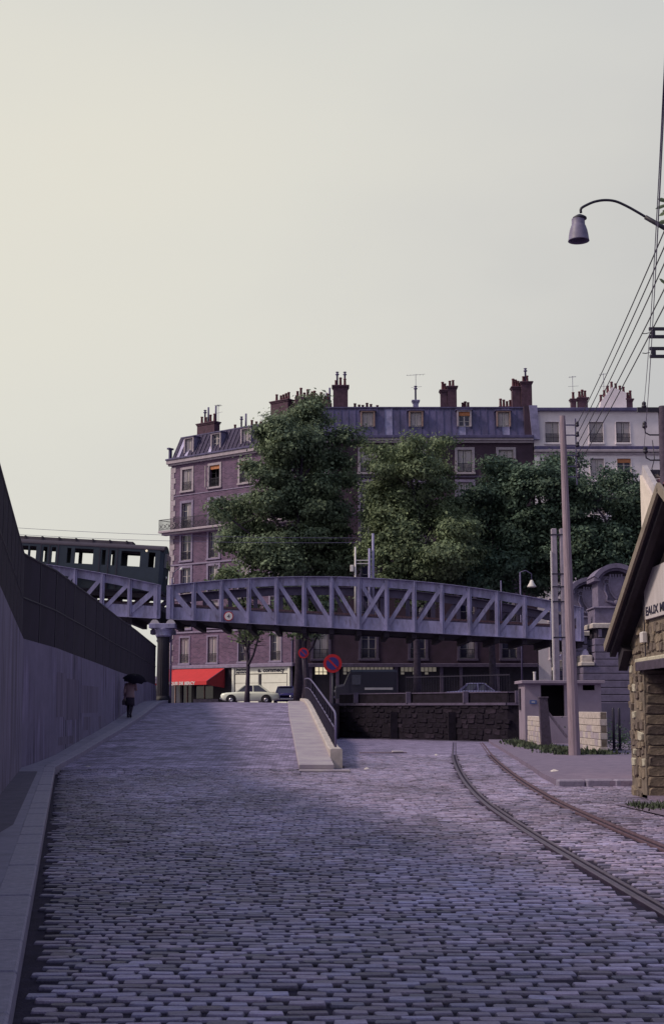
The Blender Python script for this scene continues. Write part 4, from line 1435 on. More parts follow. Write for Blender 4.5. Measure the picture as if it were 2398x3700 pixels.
for r_, (zb, d) in enumerate(rows):
    for k, c in enumerate(cols):
        s_ = 'curtain' if r_ >= 4 else random.choice(('none', 'half', 'curtain', 'none'))
        place_window(mb_, c, zb - ZS, d, s_, rail=True)
for zc in (8.35, 11.45, 14.55, 17.65, 20.8):
    M().cbox(0, MW, -0.08, 0.02, zc - ZS, zc - ZS + 0.14, 0.02).obj('string_course', 'shaded_trim', mb_)
M().cbox(0, MW, -0.25, 0.1, 23.72 - ZS, 23.9 - ZS, 0.03).cbox(0, MW, -0.4, 0.1, 23.9 - ZS, 24.1 - ZS, 0.04).obj('cornice', 'trim_stone', mb_)
M().cbox(0, MW, -0.5, -0.12, 24.1 - ZS, 24.34 - ZS, 0.04).obj('gutter', 'zinc', mb_)
zinc_slope(mb_, 0.0, MW - 0.75, -0.1, 24.3 - ZS, 0.55, 26.85 - ZS, 0.62, 'zinc')
g = M(); g.add([(0, 0.5, 26.82 - ZS), (MW, 0.5, 26.82 - ZS), (MW, 6, 27.2 - ZS), (0, 6, 27.2 - ZS)], [(0, 1, 2, 3)])
g.obj('roof', 'zinc', mb_)
M().box(0, MW, 0.42, 0.62, 26.8 - ZS, 26.93 - ZS).obj('roof_edge', 'zinc', mb_)
# the mansard's end: zinc flashing strip up the party wall
M().box(MW - 0.72, MW - 0.02, -0.12, 2.0, 24.3 - ZS, 26.9 - ZS).obj('party_wall', 'shaded_brick', mb_)
g = M(); g.prism([(MW - 0.1, 24.0 - ZS), (MW + 0.55, 24.0 - ZS), (MW + 0.35, 26.9 - ZS), (MW - 0.32, 26.9 - ZS)], -0.32, -0.14)
g.obj('flashing', 'zinc_light', mb_)
for c, s_, d in ((3.0, 'curtain', W_DORMT), (7.05, 'curtain', W_DORMT), (11.1, 'blind', W_DORM), (14.4, 'curtain', W_DORMT)):
    dormer(mb_, c - MBX0, -0.08, 25.15 - ZS, 0.95, 1.25 if d is W_DORM else 1.2, 0.9, d, s_, cheek='zinc')
chimney(mb_, 3.05, 4.3, 1.2, 2.2, 26.8 - ZS, 29.0 - ZS, (0.2, 0.5, 0.8), (0.28, 0.8), ())
# sloping party wall with its row of pots
g = M(); g.prism([(-0.2, 26.4 - ZS), (2.95, 26.4 - ZS), (2.95, 27.6 - ZS), (-0.2, 28.3 - ZS)], 2.0, 2.5)
pw = g.obj('chimney', 'chimney_brick', mb_)
for k in range(10):
    x = 0.0 + k * 0.29
    put(POT, 'chimney_pot', pw, (x, 2.25, 28.25 - ZS - 0.222 * x), (0, 0, 0), (1, 1, 1.35 if k % 2 else 0.75))
put(PIPE, 'flue_pipe', pw, (2.75, 2.25, 27.5 - ZS))
put(PIPE, 'flue_pipe', pw, (2.5, 2.25, 27.5 - ZS), (0, 0, 0), (1, 1, 0.7))
chimney(mb_, 4.8, 7.2, 2.0, 2.5, 26.7 - ZS, 27.05 - ZS, (0.05, 0.2, 0.33, 0.48, 0.62, 0.85), ph=0.8)
chimney(mb_, 9.85, 10.3, 1.2, 1.7, 26.7 - ZS, 27.7 - ZS, (), (0.5,), (), 'zinc_light')
antenna(mb_, 10.1, 1.4, 27.4 - ZS, 2.6, 0.9)
chimney(mb_, 12.2, 12.75, 1.2, 1.9, 26.7 - ZS, 28.6 - ZS, (0.35, 0.7), ())
chimney(mb_, 12.78, 13.55, 1.1, 1.9, 26.7 - ZS, 28.9 - ZS, (0.3, 0.65), ())
chimney(mb_, 14.0, 14.7, 1.8, 2.3, 26.7 - ZS, 27.15 - ZS, (0.2, 0.5, 0.85))
chimney(mb_, 17.3, 18.4, 2.0, 2.6, 26.7 - ZS, 27.3 - ZS, (0.1, 0.35, 0.6, 0.85))
chimney(mb_, 18.3, 19.0, 1.3, 2.1, 26.7 - ZS, 28.9 - ZS, (0.2, 0.5, 0.8), ())
chimney(mb_, 19.05, 19.95, 1.1, 2.2, 26.7 - ZS, 29.3 - ZS, (0.3, 0.65), (0.5,))
# ground floor: glazed hall, partly lit
M().cbox(0, MW, -0.3, 0.0, 5.05 - ZS, 5.35 - ZS, 0.04).obj('shop_cornice', 'shaded_trim', mb_)
M().box(0, MW, 0.0, 0.3, 0, 5.05 - ZS).obj('shop_wall', 'shop_dark', mb_)
bays = [(0.55, 0.95, 'lit_window'), (1.55, 2.55, 'lit_window'), (3.85, 7.95, 'dim_window'), (8.55, 11.5, 'dim_window')]
for a, b_, mt in bays:
    n = max(1, round((b_ - a) / 0.32))
    w = (b_ - a) / n
    for k in range(n):
        M().box(a + k * w + 0.03, a + (k + 1) * w - 0.03, -0.05, -0.005, 4.68 - ZS, 5.03 - ZS).obj('transom_pane', mt, mb_)
        if mt == 'lit_window' or k % 3 == 0:
            M().box(a + k * w + 0.03, a + (k + 1) * w - 0.03, -0.05, -0.005, 4.45 - ZS, 4.62 - ZS).obj('transom_pane', mt, mb_)
for x in (1.2, 2.9, 3.4, 8.2, 11.9, 13.5, 16.5):
    M().cbox(x - 0.14, x + 0.14, -0.16, -0.002, 0, 5.04 - ZS, 0.02).obj('shop_post', 'shaded_trim', mb_)

# ---- white plastered house on the right
WBX0, WBX1 = 16.9, 36.0
wb = thing('plaster_house', 'pale plastered flat fronted house with narrow curtained windows beside the brick house', 'building', (WBX0, 114.0, ZS), 0)
WWd = WBX1 - WBX0
cols = [c - WBX0 for c in (18.45, 22.15, 24.4, 28.2, 31.5, 34.2)]
rows = [(5.8, W_PLAIN), (8.9, W_PLAIN), (12.0, W_PLAIN), (14.8, W_PLAIN), (17.7, W_PLAIN), (20.65, W_PLAIN), (23.78, W_PLAIN)]
ops = []
for zb, d in rows:
    for c in cols:
        ops.append((c - d['w'] / 2, c + d['w'] / 2, zb - ZS, zb - ZS + d['h']))
g = M(); wall_open(g, 0.02, WWd, 0, 26.45 - ZS, ops)
g.obj('facade', 'plaster', wb)
body_box(wb, 0.02, WWd, 0, 11, 0, 26.45 - ZS, 'plaster')
M().box(0.3, WWd - 0.3, 0.9, 0.95, 0.4, 24).obj('dark_rooms', 'shop_dark', wb)
random.seed(9)
for r_, (zb, d) in enumerate(rows):
    for k, c in enumerate(cols):
        s_ = 'curtain' if r_ != 5 or k != 2 else 'blind'
        place_window(wb, c, zb - ZS, d, s_, rail=(r_ == 6))
M().cbox(0, WWd, -0.2, 0.1, 23.15 - ZS, 23.45 - ZS, 0.05).obj('zinc_band', 'zinc', wb)
M().cbox(0, WWd, -0.26, 0.1, 22.95 - ZS, 23.15 - ZS, 0.04).cbox(0, WWd, -0.12, 0.1, 22.72 - ZS, 22.9 - ZS, 0.03).obj('string_course', 'trim_stone', wb)
M().cbox(0, WWd, -0.3, 0.2, 26.45 - ZS, 26.72 - ZS, 0.05).obj('roof_edge', 'zinc', wb)
chimney(wb, 4.1, 4.9, 1.5, 2.2, 26.4 - ZS, 28.0 - ZS, (0.2, 0.5, 0.8), (), (), 'chimney_brick')
chimney(wb, 3.5, 3.95, 1.6, 2.1, 26.4 - ZS, 27.9 - ZS, (0.5,), (), (), 'chimney_brick')
g = M(); g.prism([(5.8, 26.4 - ZS), (8.2, 26.4 - ZS), (8.2, 28.4 - ZS), (7.0, 28.9 - ZS), (6.0, 27.6 - ZS)], 1.5, 2.3)
pw = g.obj('chimney', 'plaster', wb)
for x, z in ((6.1, 27.7), (6.4, 28.1), (6.7, 28.5), (7.05, 28.85), (7.4, 28.7), (7.75, 28.5), (8.05, 28.4)):
    put(POT, 'chimney_pot', pw, (x, 1.9, z - ZS), (0, 0, 0), (1, 1, 1.0))
chimney(wb, 8.25, 8.75, 1.6, 2.2, 26.4 - ZS, 27.9 - ZS, (0.3, 0.75), (), (), 'chimney_brick')
antenna(wb, 3.7, 1.8, 27.9 - ZS, 2.0, 0.35)
antenna(wb, 6.4, 2.0, 27.6 - ZS, 2.6, 0.4)

# low row of sheds and trees far left, behind the viaduct
sh_ = thing('warehouse', 'long low dark warehouse far behind the viaduct on the left', 'building', (-36, 128, ZS))
M().box(-16, 16, 0, 10, 0, 6.6).obj('wall', 'dark_stone', sh_)
M().prism([(-0.5, 6.6), (10.5, 6.6), (5, 8.8)], -16.4, 16.4, 'yz').obj('roof', 'slate', sh_)
for k in range(9):
    M().box(-14.6 + k * 3.5, -13.0 + k * 3.5, -0.04, 0.02, 2.6, 5.2).obj('window', 'glass', sh_)


# ================================================================== trees
def leaf_crown(parent, blobs, base, density=26.0, size=0.30, material='leaf_dark', seed=0):
    """many small leaf sprays spread through clumps over the crown's lobes"""
    rng = np.random.default_rng(seed)
    cs, ns_, dep = [], [], []
    for (c, r) in blobs:
        c = np.array(c) - base
        r = np.array(r) if hasattr(r, '__len__') else np.array([r, r, r])
        area = 4 * math.pi * (np.prod(r) ** (2 / 3))
        ncl = int(area * density / 9)
        dirs = rng.normal(size=(ncl, 3)); dirs /= np.linalg.norm(dirs, axis=1)[:, None]
        rad = np.clip(rng.normal(0.82, 0.22, ncl), 0.2, 1.32)
        centers = c + dirs * r * rad[:, None]
        # shoots: the clump runs outward and slightly down
        for ctr, dr, rr in zip(centers, dirs, rad):
            k = rng.integers(22, 44)
            spread = rng.uniform(0.22, 0.50)
            off = rng.normal(size=(k, 3)) * spread * np.array([1, 1, 0.55])
            cs.append(ctr + off)
            ns_.append(np.tile(dr, (k, 1)) * 0.9 + np.array([0, 0, 0.45]) + rng.normal(size=(k, 3)) * 0.30)
            dep.append(np.full(k, rng.uniform(0.68, 1.38)))
    C = np.concatenate(cs); Nn = np.concatenate(ns_); D = np.concatenate(dep)
    Nn /= np.linalg.norm(Nn, axis=1)[:, None]
    n = len(C)
    A = np.cross(Nn, rng.normal(size=(n, 3))); A /= np.linalg.norm(A, axis=1)[:, None]
    B = np.cross(Nn, A)
    s1 = size * rng.uniform(0.5, 1.15, n)[:, None]; s2 = s1 * rng.uniform(0.42, 0.75, n)[:, None]
    v = np.empty((n, 4, 3))
    v[:, 0] = C - A * s1; v[:, 1] = C - B * s2 + Nn * s1 * 0.15; v[:, 2] = C + A * s1; v[:, 3] = C + B * s2 + Nn * s1 * 0.15
    me = bpy.data.meshes.new('crown')
    me.vertices.add(n * 4); me.vertices.foreach_set('co', v.ravel())
    me.loops.add(n * 4); me.loops.foreach_set('vertex_index', np.arange(n * 4, dtype=np.int32))
    me.polygons.add(n); me.polygons.foreach_set('loop_start', np.arange(0, n * 4, 4, dtype=np.int32))
    me.update(calc_edges=True)
    me.materials.append(MATS[material])
    T = np.repeat(np.clip(D * rng.normal(1, 0.16, n), 0.4, 1.8), 4)
    set_tone(me, np.stack([T * 1.0, T, T * 0.97], axis=1))
    return put(me, 'crown', parent)


def px(u, v, Y):
    """surveyed direction (photo pixel) at a known depth -> world point"""
    x = (u - 1199) / 5000; y = (1850 - v) / 5000
    c_, s_ = math.cos(TILT), math.sin(TILT)
    d = (x, c_ - y * s_, s_ + y * c_)
    t_ = Y / d[1]
    return np.array((d[0] * t_, Y, 1.7 + d[2] * t_))


def tree(name, label, bx, by, lobes, material, Y, seed, trunk_r=0.28, density=30, size=0.17, z0=ZS, lean=0.0):
    t = thing(name, label, 'tree', (bx, by, z0), group='street trees behind the viaduct')
    base = np.array((bx, by, z0))
    rng = np.random.default_rng(seed + 100)
    blobs = []
    for (u, v, r) in lobes:
        yy_ = Y + rng.uniform(-2.2, 2.2)
        c = px(u, v, yy_)
        rr = r * Y / 5000
        blobs.append((c, (rr, rr * 1.1, rr * 0.95)))
    top = max(b_[0][2] for b_ in blobs)
    g = M()
    H = top - z0 - 1.0
    tp = [(0.12 * math.sin(k * 0.9 + seed) * k / 4 + lean * k / 8, 0.1 * math.cos(k + seed) * k / 4, -0.1 + H * k / 8) for k in range(9)]
    g.tube(tp, [trunk_r * (1.25 if k == 0 else 1) * (1 - 0.105 * k) for k in range(9)], 9)
    g.obj('trunk', 'bark', t, True)
    for i, (c, r) in enumerate(blobs):
        c = c - base
        zst = max(2.8, min(H * 0.8, c[2] - 1.5 - 0.4 * abs(c[0])))
        k = zst / H * 8
        st_ = Vector(tp[int(k)]).lerp(Vector(tp[min(8, int(k) + 1)]), k - int(k))
        e_ = Vector(c)
        md_ = st_.lerp(e_, 0.5) + Vector((0, 0, -0.25))
        g = M().tube([st_, md_, e_, e_ + (e_ - md_) * 0.35], [0.11, 0.085, 0.05, 0.015], 6)
        for j in range(4):
            dv = Vector(rng.normal(size=3)); dv.z = abs(dv.z) * 0.6
            e2 = md_.lerp(e_, 0.3 + 0.2 * j)
            g.tube([e2, e2 + dv * 0.5, e2 + dv * 0.95], [0.035, 0.022, 0.008], 5)
        g.obj('limb', 'bark', t, True)
    # each lobe breaks up into smaller boughs with gaps between them
    boughs = []
    for c, r in blobs:
        nb = 9 if r[0] > 1.6 else 6
        for k in range(nb):
            dv = rng.normal(size=3); dv /= np.linalg.norm(dv)
            if rng.random() < 0.12: continue
            q = rng.uniform(0.30, 0.50)
            boughs.append((c + dv * np.array(r) * rng.uniform(0.45, 0.92), (r[0] * q * 1.15, r[1] * q * 1.15, r[2] * q * 0.8)))
    leaf_crown(t, boughs, base, density, size, material, seed)
    return t


tree('plane_tree', 'tallest dark green tree rising over the viaduct between the two brick houses', -2.4, 100, [
    (1110, 1515, 85), (1030, 1600, 110), (1170, 1590, 105), (1080, 1680, 165), (960, 1690, 85), (1235, 1700, 75), (1170, 1790, 130), (960, 1830, 115),
    (850, 1860, 80), (790, 1840, 42), (1085, 1900, 180), (1230, 1880, 85), (900, 1960, 85), (990, 2030, 120), (1150, 2040, 130), (1235, 2020, 75), (930, 2080, 70)],
    'leaf_dark', 100, 1, 0.34, 23, 0.155)
tree('plane_tree', 'lighter green rounded tree in front of the long brick house', 6.0, 98, [
    (1470, 1630, 80), (1390, 1650, 65), (1560, 1650, 80), (1480, 1720, 125), (1600, 1740, 65), (1390, 1790, 75), (1590, 1850, 90), (1450, 1860, 105), (1370, 1880, 52),
    (1660, 1900, 60), (1540, 1960, 130), (1430, 1990, 95), (1650, 2010, 90), (1480, 2080, 110), (1600, 2090, 100)],
    'leaf_light', 98, 2, 0.3, 25, 0.15)
tree('plane_tree', 'deep green tree between the lighter rounded tree and the tall wooden pole', 11.8, 102, [
    (1800, 1730, 80), (1730, 1800, 80), (1860, 1780, 90), (1790, 1880, 130), (1710, 1920, 80), (1890, 1920, 100), (1780, 2030, 130), (1690, 2080, 80), (1890, 2060, 110)],
    'leaf_deep', 102, 3, 0.3, 23, 0.155)
tree('plane_tree', 'deep green tree standing behind the tall wooden pole, its top against the pale house', 16.2, 101, [
    (1975, 1690, 75), (2055, 1690, 62), (1920, 1740, 60), (2010, 1790, 115), (2100, 1770, 70), (1960, 1900, 110), (2070, 1900, 120), (2000, 2020, 130), (2100, 2040, 110)],
    'leaf_deep', 101, 4, 0.3, 23, 0.155)
tree('plane_tree', 'deep green tree above the carved pylon, beside the stone house roof', 21.5, 100, [
    (2185, 1740, 52), (2265, 1745, 62), (2130, 1800, 60), (2215, 1850, 110), (2310, 1830, 90), (2160, 1950, 110), (2280, 1960, 120), (2390, 1880, 100), (2200, 2060, 110), (2330, 2080, 110), (2430, 2000, 110)],
    'leaf_deep', 100, 5, 0.3, 23, 0.155)
tree('young_tree', 'slim young tree in front of the cream shop with low sparse foliage', -6.0, 98.5, [
    (870, 2296, 30), (935, 2300, 26), (905, 2262, 42), (850, 2240, 40), (960, 2240, 46), (900, 2180, 60), (800, 2110, 42), (860, 2070, 52)],
    'leaf_light', 98.5, 6, 0.19, 15, 0.16)
tree('young_tree', 'slim young tree with a forked trunk near the small no parking sign', -1.75, 94, [
    (1090, 2275, 45), (1160, 2268, 50), (1120, 2200, 80), (1190, 2180, 60), (1060, 2150, 60)],
    'leaf_dark', 94, 7, 0.32, 16, 0.17)


# ================================================================== street furniture, lower right
# tall wooden pole with insulators
UPX, UPY = 8.22, 47.6
up = thing('utility_pole', 'tall bare wooden utility pole with insulator rack on the weedy platform', 'utility pole', (UPX, UPY, 0.12))
g = M()
n = 12
rings = []
for z, w in ((-0.1, 0.205), (0.4, 0.198), (4, 0.168), (8, 0.132), (11.5, 0.104), (11.75, 0.096)):
    rings.append([((w * (1.0 if k % 3 else 1.05)) * math.cos(2 * math.pi * k / n + 0.2) - z * 0.012, w * math.sin(2 * math.pi * k / n + 0.2), z) for k in range(n)])
g.loft(rings).obj('pole_shaft', 'pole_wood', up)
INS = M().lathe([(0.03, -0.02), (0.065, 0.0), (0.07, 0.05), (0.045, 0.07), (0.06, 0.09), (0.055, 0.14), (0.02, 0.17)], n=12).mesh('insulator', 'dark_iron', True)
g = M().box(0.29, 0.33, -0.03, 0.03, 9.3, 11.65)
ins_z = [11.42, 11.06, 10.7, 10.34, 9.95, 9.58]
for z in ins_z:
    g.box(-0.1, 0.33, -0.02, 0.02, z - 0.02, z + 0.02)
g.obj('insulator_rack', 'grey_iron', up)
for z in ins_z:
    put(INS, 'insulator', up, (0.36, -0.05, z - 0.05))

# concrete H pole behind the hut
hp = thing('concrete_pole', 'shorter pair of ribbed concrete uprights standing behind the hut', 'utility pole', (11.48, 69.8, 0.0))
for x in (-0.2, 0.22):
    M().cbox(x - 0.15, x + 0.12, -0.13, 0.13, 0, 10.75, 0.03).obj('upright', 'pole_concrete', hp)
M().tube([(-0.42, -0.18, 0.2), (-0.40, -0.16, 9.6)], 0.035, 6).obj('conduit', 'white_paint', hp)
for z in (2.6, 5.2, 7.0, 7.75, 8.4, 10.4):
    M().box(-0.38, 0.38, -0.15, 0.15, z, z + 0.06).obj('tie_band', 'dark_iron', hp)

# wires from the tall pole towards the camera side
wire_ends = [(2398, 815), (2398, 872), (2398, 932), (2398, 1024), (2398, 1086)]
for k, (u, v) in enumerate(wire_ends):
    far = Vector((UPX + 0.40, UPY - 0.05, ins_z[k] + 0.22))
    nr = Vector(px(u, v, 25.0))
    nr2 = far + (nr - far) * 1.32
    pts = []
    for i in range(13):
        t_ = i / 12
        p = far.lerp(nr2, t_)
        p.z -= 0.30 * 4 * t_ * (1 - t_) * 0.5
        pts.append(p - far)
    w = thing('overhead_wire', 'dark overhead wire running to the tall wooden pole', 'wire', far, group='overhead wires of the wooden pole')
    M().tube(pts, 0.0135, 5).obj('wire', 'dark_iron', w)

# the pole that carries the near ends of those wires
np_ = thing('utility_pole', 'wooden pole carrying the near ends of the overhead wires', 'utility pole', (nr2.x + 0.12, nr2.y, 0))
M().lathe([(0.16, -0.1), (0.14, 5), (0.11, 12.2)], n=12).obj('pole_shaft', 'pole_wood', np_, True)

# utility pole at the right edge with brackets
rp2 = thing('utility_pole', 'dark utility pole with curved insulator brackets beside the stone house', 'utility pole', (7.12, 29.2, 0))
M().lathe([(0.13, 0), (0.12, 4), (0.10, 8.1), (0.085, 8.15)], n=12).obj('pole_shaft', 'rotten_wood', rp2, True)
M().lathe([(0.05, 7.2), (0.05, 14.5)], 0.32, 0.0, 10).obj('steel_extension', 'dark_iron', rp2, True)
for z in (7.3, 7.85):
    M().box(0.0, 0.34, -0.05, 0.05, z, z + 0.1).obj('clamp', 'dark_iron', rp2)
M().box(-0.55, 0.05, -0.04, 0.04, 8.02, 8.12).obj('cross_arm', 'dark_iron', rp2)
for dz in (8.12, 7.68, 7.13):
    put(INS, 'insulator', rp2, (-0.40, 0, dz), (0, 0, 0), (0.8, 0.8, 0.8))
for dz in (7.52, 6.97):
    M().tube([(-0.05, 0, dz), (-0.30, 0, dz), (-0.39, 0, dz + 0.05), (-0.40, 0, dz + 0.16)], 0.016, 6).obj('bracket', 'dark_iron', rp2, True)
M().tube([(-0.10, 0, 6.75), (-0.22, 0, 6.62), (-0.28, -0.02, 6.78), (-0.22, -0.03, 7.0), (-0.25, -0.02, 7.4)], 0.010, 5).obj('slack_wire', 'dark_iron', rp2, True)
for z in (9.78, 9.34):
    g = M()
    for a, b_ in ((0.055, 0.12), (-0.12, -0.055)):
        g.box(-0.24, 0.35, -0.03, 0.03, z + a, z + b_)
    g.box(-0.19, -0.11, -0.028, 0.028, z - 0.07, z + 0.07)
    g.box(-0.20, -0.14, -0.02, 0.02, z - 0.035, z + 0.035)
    g.box(0.10, 0.34, -0.029, 0.029, z - 0.07, z + 0.07)
    g.tube([(-0.24, 0, z), (-0.33, 0, z - 0.02), (-0.40, 0, z - 0.01)], 0.010, 5)
    g.obj('strain_frame', 'dark_iron', rp2)
for k, (dx, zz) in enumerate(((-0.40, 8.2), (-0.37, 7.8), (-0.43, 7.25))):
    far = Vector((7.12 + dx, 29.2, zz))
    nr = Vector(px(2395 + 3 * k, 330, 12.0))
    w = thing('overhead_wire', 'thin grey wire climbing steeply to the bracketed utility pole', 'wire', far, group='wires of the bracketed pole')
    M().tube([(nr - far) * t_ - Vector((0, 0, 0.25 * 4 * t_ * (1 - t_))) for t_ in [i / 10 for i in range(13)]], 0.006, 5).obj('wire', 'grey_iron', w)

# lamp with bell shade
LY = 35.6
lx0 = px(2398, 822, LY)
lp = thing('street_lamp', 'grey bell shaped street lamp hanging from a curved arm', 'street lamp', (9.75, LY, 0))
lo = np.array((9.75, LY, 0))
top = px(2098, 757, LY) - lo
ptsu = [(2098, 768), (2099, 752), (2122, 738), (2150, 727), (2185, 722), (2222, 726), (2260, 742), (2300, 764), (2340, 788)]
AP = [Vector(px(u, v, LY) - lo) for u, v in ptsu]
AQ = [AP[0]]
for i in range(len(AP) - 1):
    p0, p1, p2, p3 = AP[max(i - 1, 0)], AP[i], AP[i + 1], AP[min(i + 2, len(AP) - 1)]
    for k in range(1, 5):
        t_ = k / 4
        AQ.append(0.5 * ((2 * p1) + (p2 - p0) * t_ + (2 * p0 - 5 * p1 + 4 * p2 - p3) * t_ * t_ + (3 * p1 - p0 - 3 * p2 + p3) * t_ ** 3))
M().tube(AQ, 0.036, 8).obj('arm', 'dark_iron', lp, True)
e1, e2 = px(2330, 783, LY) - lo, px(2398, 822, LY) - lo
e3 = e2 + (e2 - e1) / (e2 - e1)[0] * (0.0 - e2[0])
M().tube([e1, e2, e3], 0.065, 8).obj('arm_sleeve', 'dark_iron', lp, True)
M().lathe([(0.12, 0), (0.10, 4), (0.08, float(e3[2]) + 0.3)], n=12).obj('pole_shaft', 'pole_concrete', lp, True)
sc_ = LY / 5000
cx_, cz_ = float((px(2090, 870, LY) - lo)[0]), float((px(2090, 870, LY) - lo)[2])
M().lathe([(0.02, 0.74), (0.06, 0.735), (0.12, 0.70), (0.185, 0.655), (0.19, 0.615), (0.17, 0.60)], cx_ + 0.04, 0, 24).obj('cap', 'dark_iron', lp, True, loc=(0, 0, cz_))
g = M()
prof = [(0.175, 0.61), (0.178, 0.45), (0.20, 0.41), (0.235, 0.30), (0.26, 0.16), (0.275, 0.03), (0.285, 0.0), (0.27, 0.0), (0.255, 0.05), (0.22, 0.30), (0.16, 0.45), (0.16, 0.58)]
n = 28
for r, z in prof:
    for k in range(n):
        g.v.append((cx_ + r * math.cos(2 * math.pi * k / n), r * math.sin(2 * math.pi * k / n), cz_ + z))
for i in range(len(prof) - 1):
    for k in range(n):
        g.f.append((i * n + k, i * n + (k + 1) % n, (i + 1) * n + (k + 1) % n, (i + 1) * n + k))
g.obj('shade', 'lamp_grey', lp, True)
M().lathe([(0.02, 0.5), (0.05, 0.42), (0.07, 0.3), (0.05, 0.2), (0.01, 0.17)], cx_, 0, 12).obj('bulb', 'cast_stone', lp, True, loc=(0, 0, cz_))

# leafy shoot at the right edge
tw = thing('climbing_plant', 'few light green leaves of a creeper on the lamp arm', 'plant', (9.75, 34.5, 0))
vine = [(0.0, 0, 0), (0.1, 0, 4), (-0.1, 0, 8), (-0.5, 0, 11), (-0.9, 0, 12.4), (-1.05, 0, 13.3)]
M().tube(vine, 0.02, 5).obj('stem', 'bark', tw, True)
rng = np.random.default_rng(5)
for (u, v) in ((2393, 722), (2384, 747), (2395, 770), (2396, 802), (2394, 1015), (2410, 760), (2412, 790), (2415, 700), (2420, 1000), (2418, 850)):
    c = px(u, v, 34.5) - np.array((9.75, 34.5, 0))
    g = M()
    s_ = 0.14
    g.add([(-s_, 0, 0), (-s_ * 0.3, 0.02, s_ * 0.42), (s_ * 0.7, 0, s_ * 0.3), (s_ * 1.3, 0, 0), (s_ * 0.7, 0.02, -s_ * 0.3), (-s_ * 0.3, 0, -s_ * 0.38)], [(0, 1, 2, 3), (0, 3, 4, 5)])
    o = g.obj('leaf', 'leaf_light', tw, loc=c, rot=(rng.uniform(-.5, .5), rng.uniform(-.4, .4), rng.uniform(-.6, .6)))
    set_tone(o.data, np.ones((6, 3)))

# ------------------------------------------------------------------ stone house on the right
HX, HYF, HYN = 5.95, 28.05, 18.6
sh2 = thing('stone_house', 'rubble stone house with low gable roof, painted sign and dark doorway', 'building', (HX, HYF, 0))
RDG = 23.3
ez, rz_ = 2.95, 5.35
roofz = lambda Y: ez + (rz_ - ez) * (HYF + 0.1 - Y) / (HYF + 0.1 - RDG) if Y >= RDG else ez + (rz_ - ez) * (Y - (2 * RDG - HYF - 0.1)) / (HYF + 0.1 - RDG)
DY0, DY1, DZ = 26.75, 24.0, 2.42
# wall core with the door opening (faces -x)
g = M()
for y0, y1, z0, z1 in ((HYF, DY0, -0.1, DZ), (HYF, DY1, DZ, None), (DY1, HYN, -0.1, None)):
    k = 6
    for i in range(k):
        ya, yb = y0 + (y1 - y0) * i / k, y0 + (y1 - y0) * (i + 1) / k
        za = z1 if z1 else roofz(ya) - 0.12
        zb = z1 if z1 else roofz(yb) - 0.12
        g.v += [(0.03, ya - HYF, z0), (0.03, yb - HYF, z0), (0.03, yb - HYF, zb), (0.03, ya - HYF, za), (0.55, ya - HYF, z0), (0.55, yb - HYF, z0), (0.55, yb - HYF, zb), (0.55, ya - HYF, za)]
        o_ = len(g.v) - 8
        g.f += [tuple(q + o_ for q in f) for f in ((0, 1, 2, 3), (4, 7, 6, 5), (0, 4, 5, 1), (1, 5, 6, 2), (2, 6, 7, 3), (3, 7, 4, 0))]
g.obj('gable_wall', 'mortar', sh2)
M().box(0.55, 5.0, -0.3, 0.0, 0, 2.75).obj('end_wall', 'mortar', sh2)
M().box(3.6, 3.7, HYN - HYF, -0.3, 0, 2.6).obj('inner_wall', 'dark_stone', sh2)
M().box(0.03, 3.6, HYN - HYF, -0.3, -0.02, 0.06).obj('doorstep_floor', 'earth', sh2)
M().cbox(-0.06, 0.5, DY1 - 0.4 - HYF, DY0 + 0.32 - HYF, DZ, DZ + 0.17, 0.02).obj('lintel', 'rotten_wood', sh2)
M().cbox(-0.03, 0.3, DY1 - 0.4 - HYF, DY0 + 0.5 - HYF, DZ + 0.172, DZ + 0.24, 0.02).obj('string_stone', 'rubble_light', sh2)
# rubble stones, each laid in the mortar
random.seed(21)


def rubble_mesh(material, k):
    random.seed(k)
    w, h, d = 0.30, 0.19, 0.035
    n = 8
    j_ = lambda: random.uniform(-0.055, 0.055)
    ring = [((x + j_()) * w, (y + j_()) * h) for x, y in ((-0.5, -0.40), (-0.38, -0.5), (0.36, -0.5), (0.5, -0.36), (0.5, 0.34), (0.4, 0.5), (-0.35, 0.5), (-0.5, 0.38))]
    g = M()
    g.v = [(0.05, y, z) for y, z in ring] + [(-d * 0.6, y * 0.96, z * 0.96) for y, z in ring] + [(-d * random.uniform(0.8, 1.2), y * 0.86, z * 0.82) for y, z in ring]
    for r_ in (0, n):
        for i in range(n):
            j = (i + 1) % n
            g.f.append((r_ + i, r_ + j, r_ + n + j, r_ + n + i))
    g.f.append(tuple(range(2 * n, 3 * n)))
    return g.mesh('stone', material)


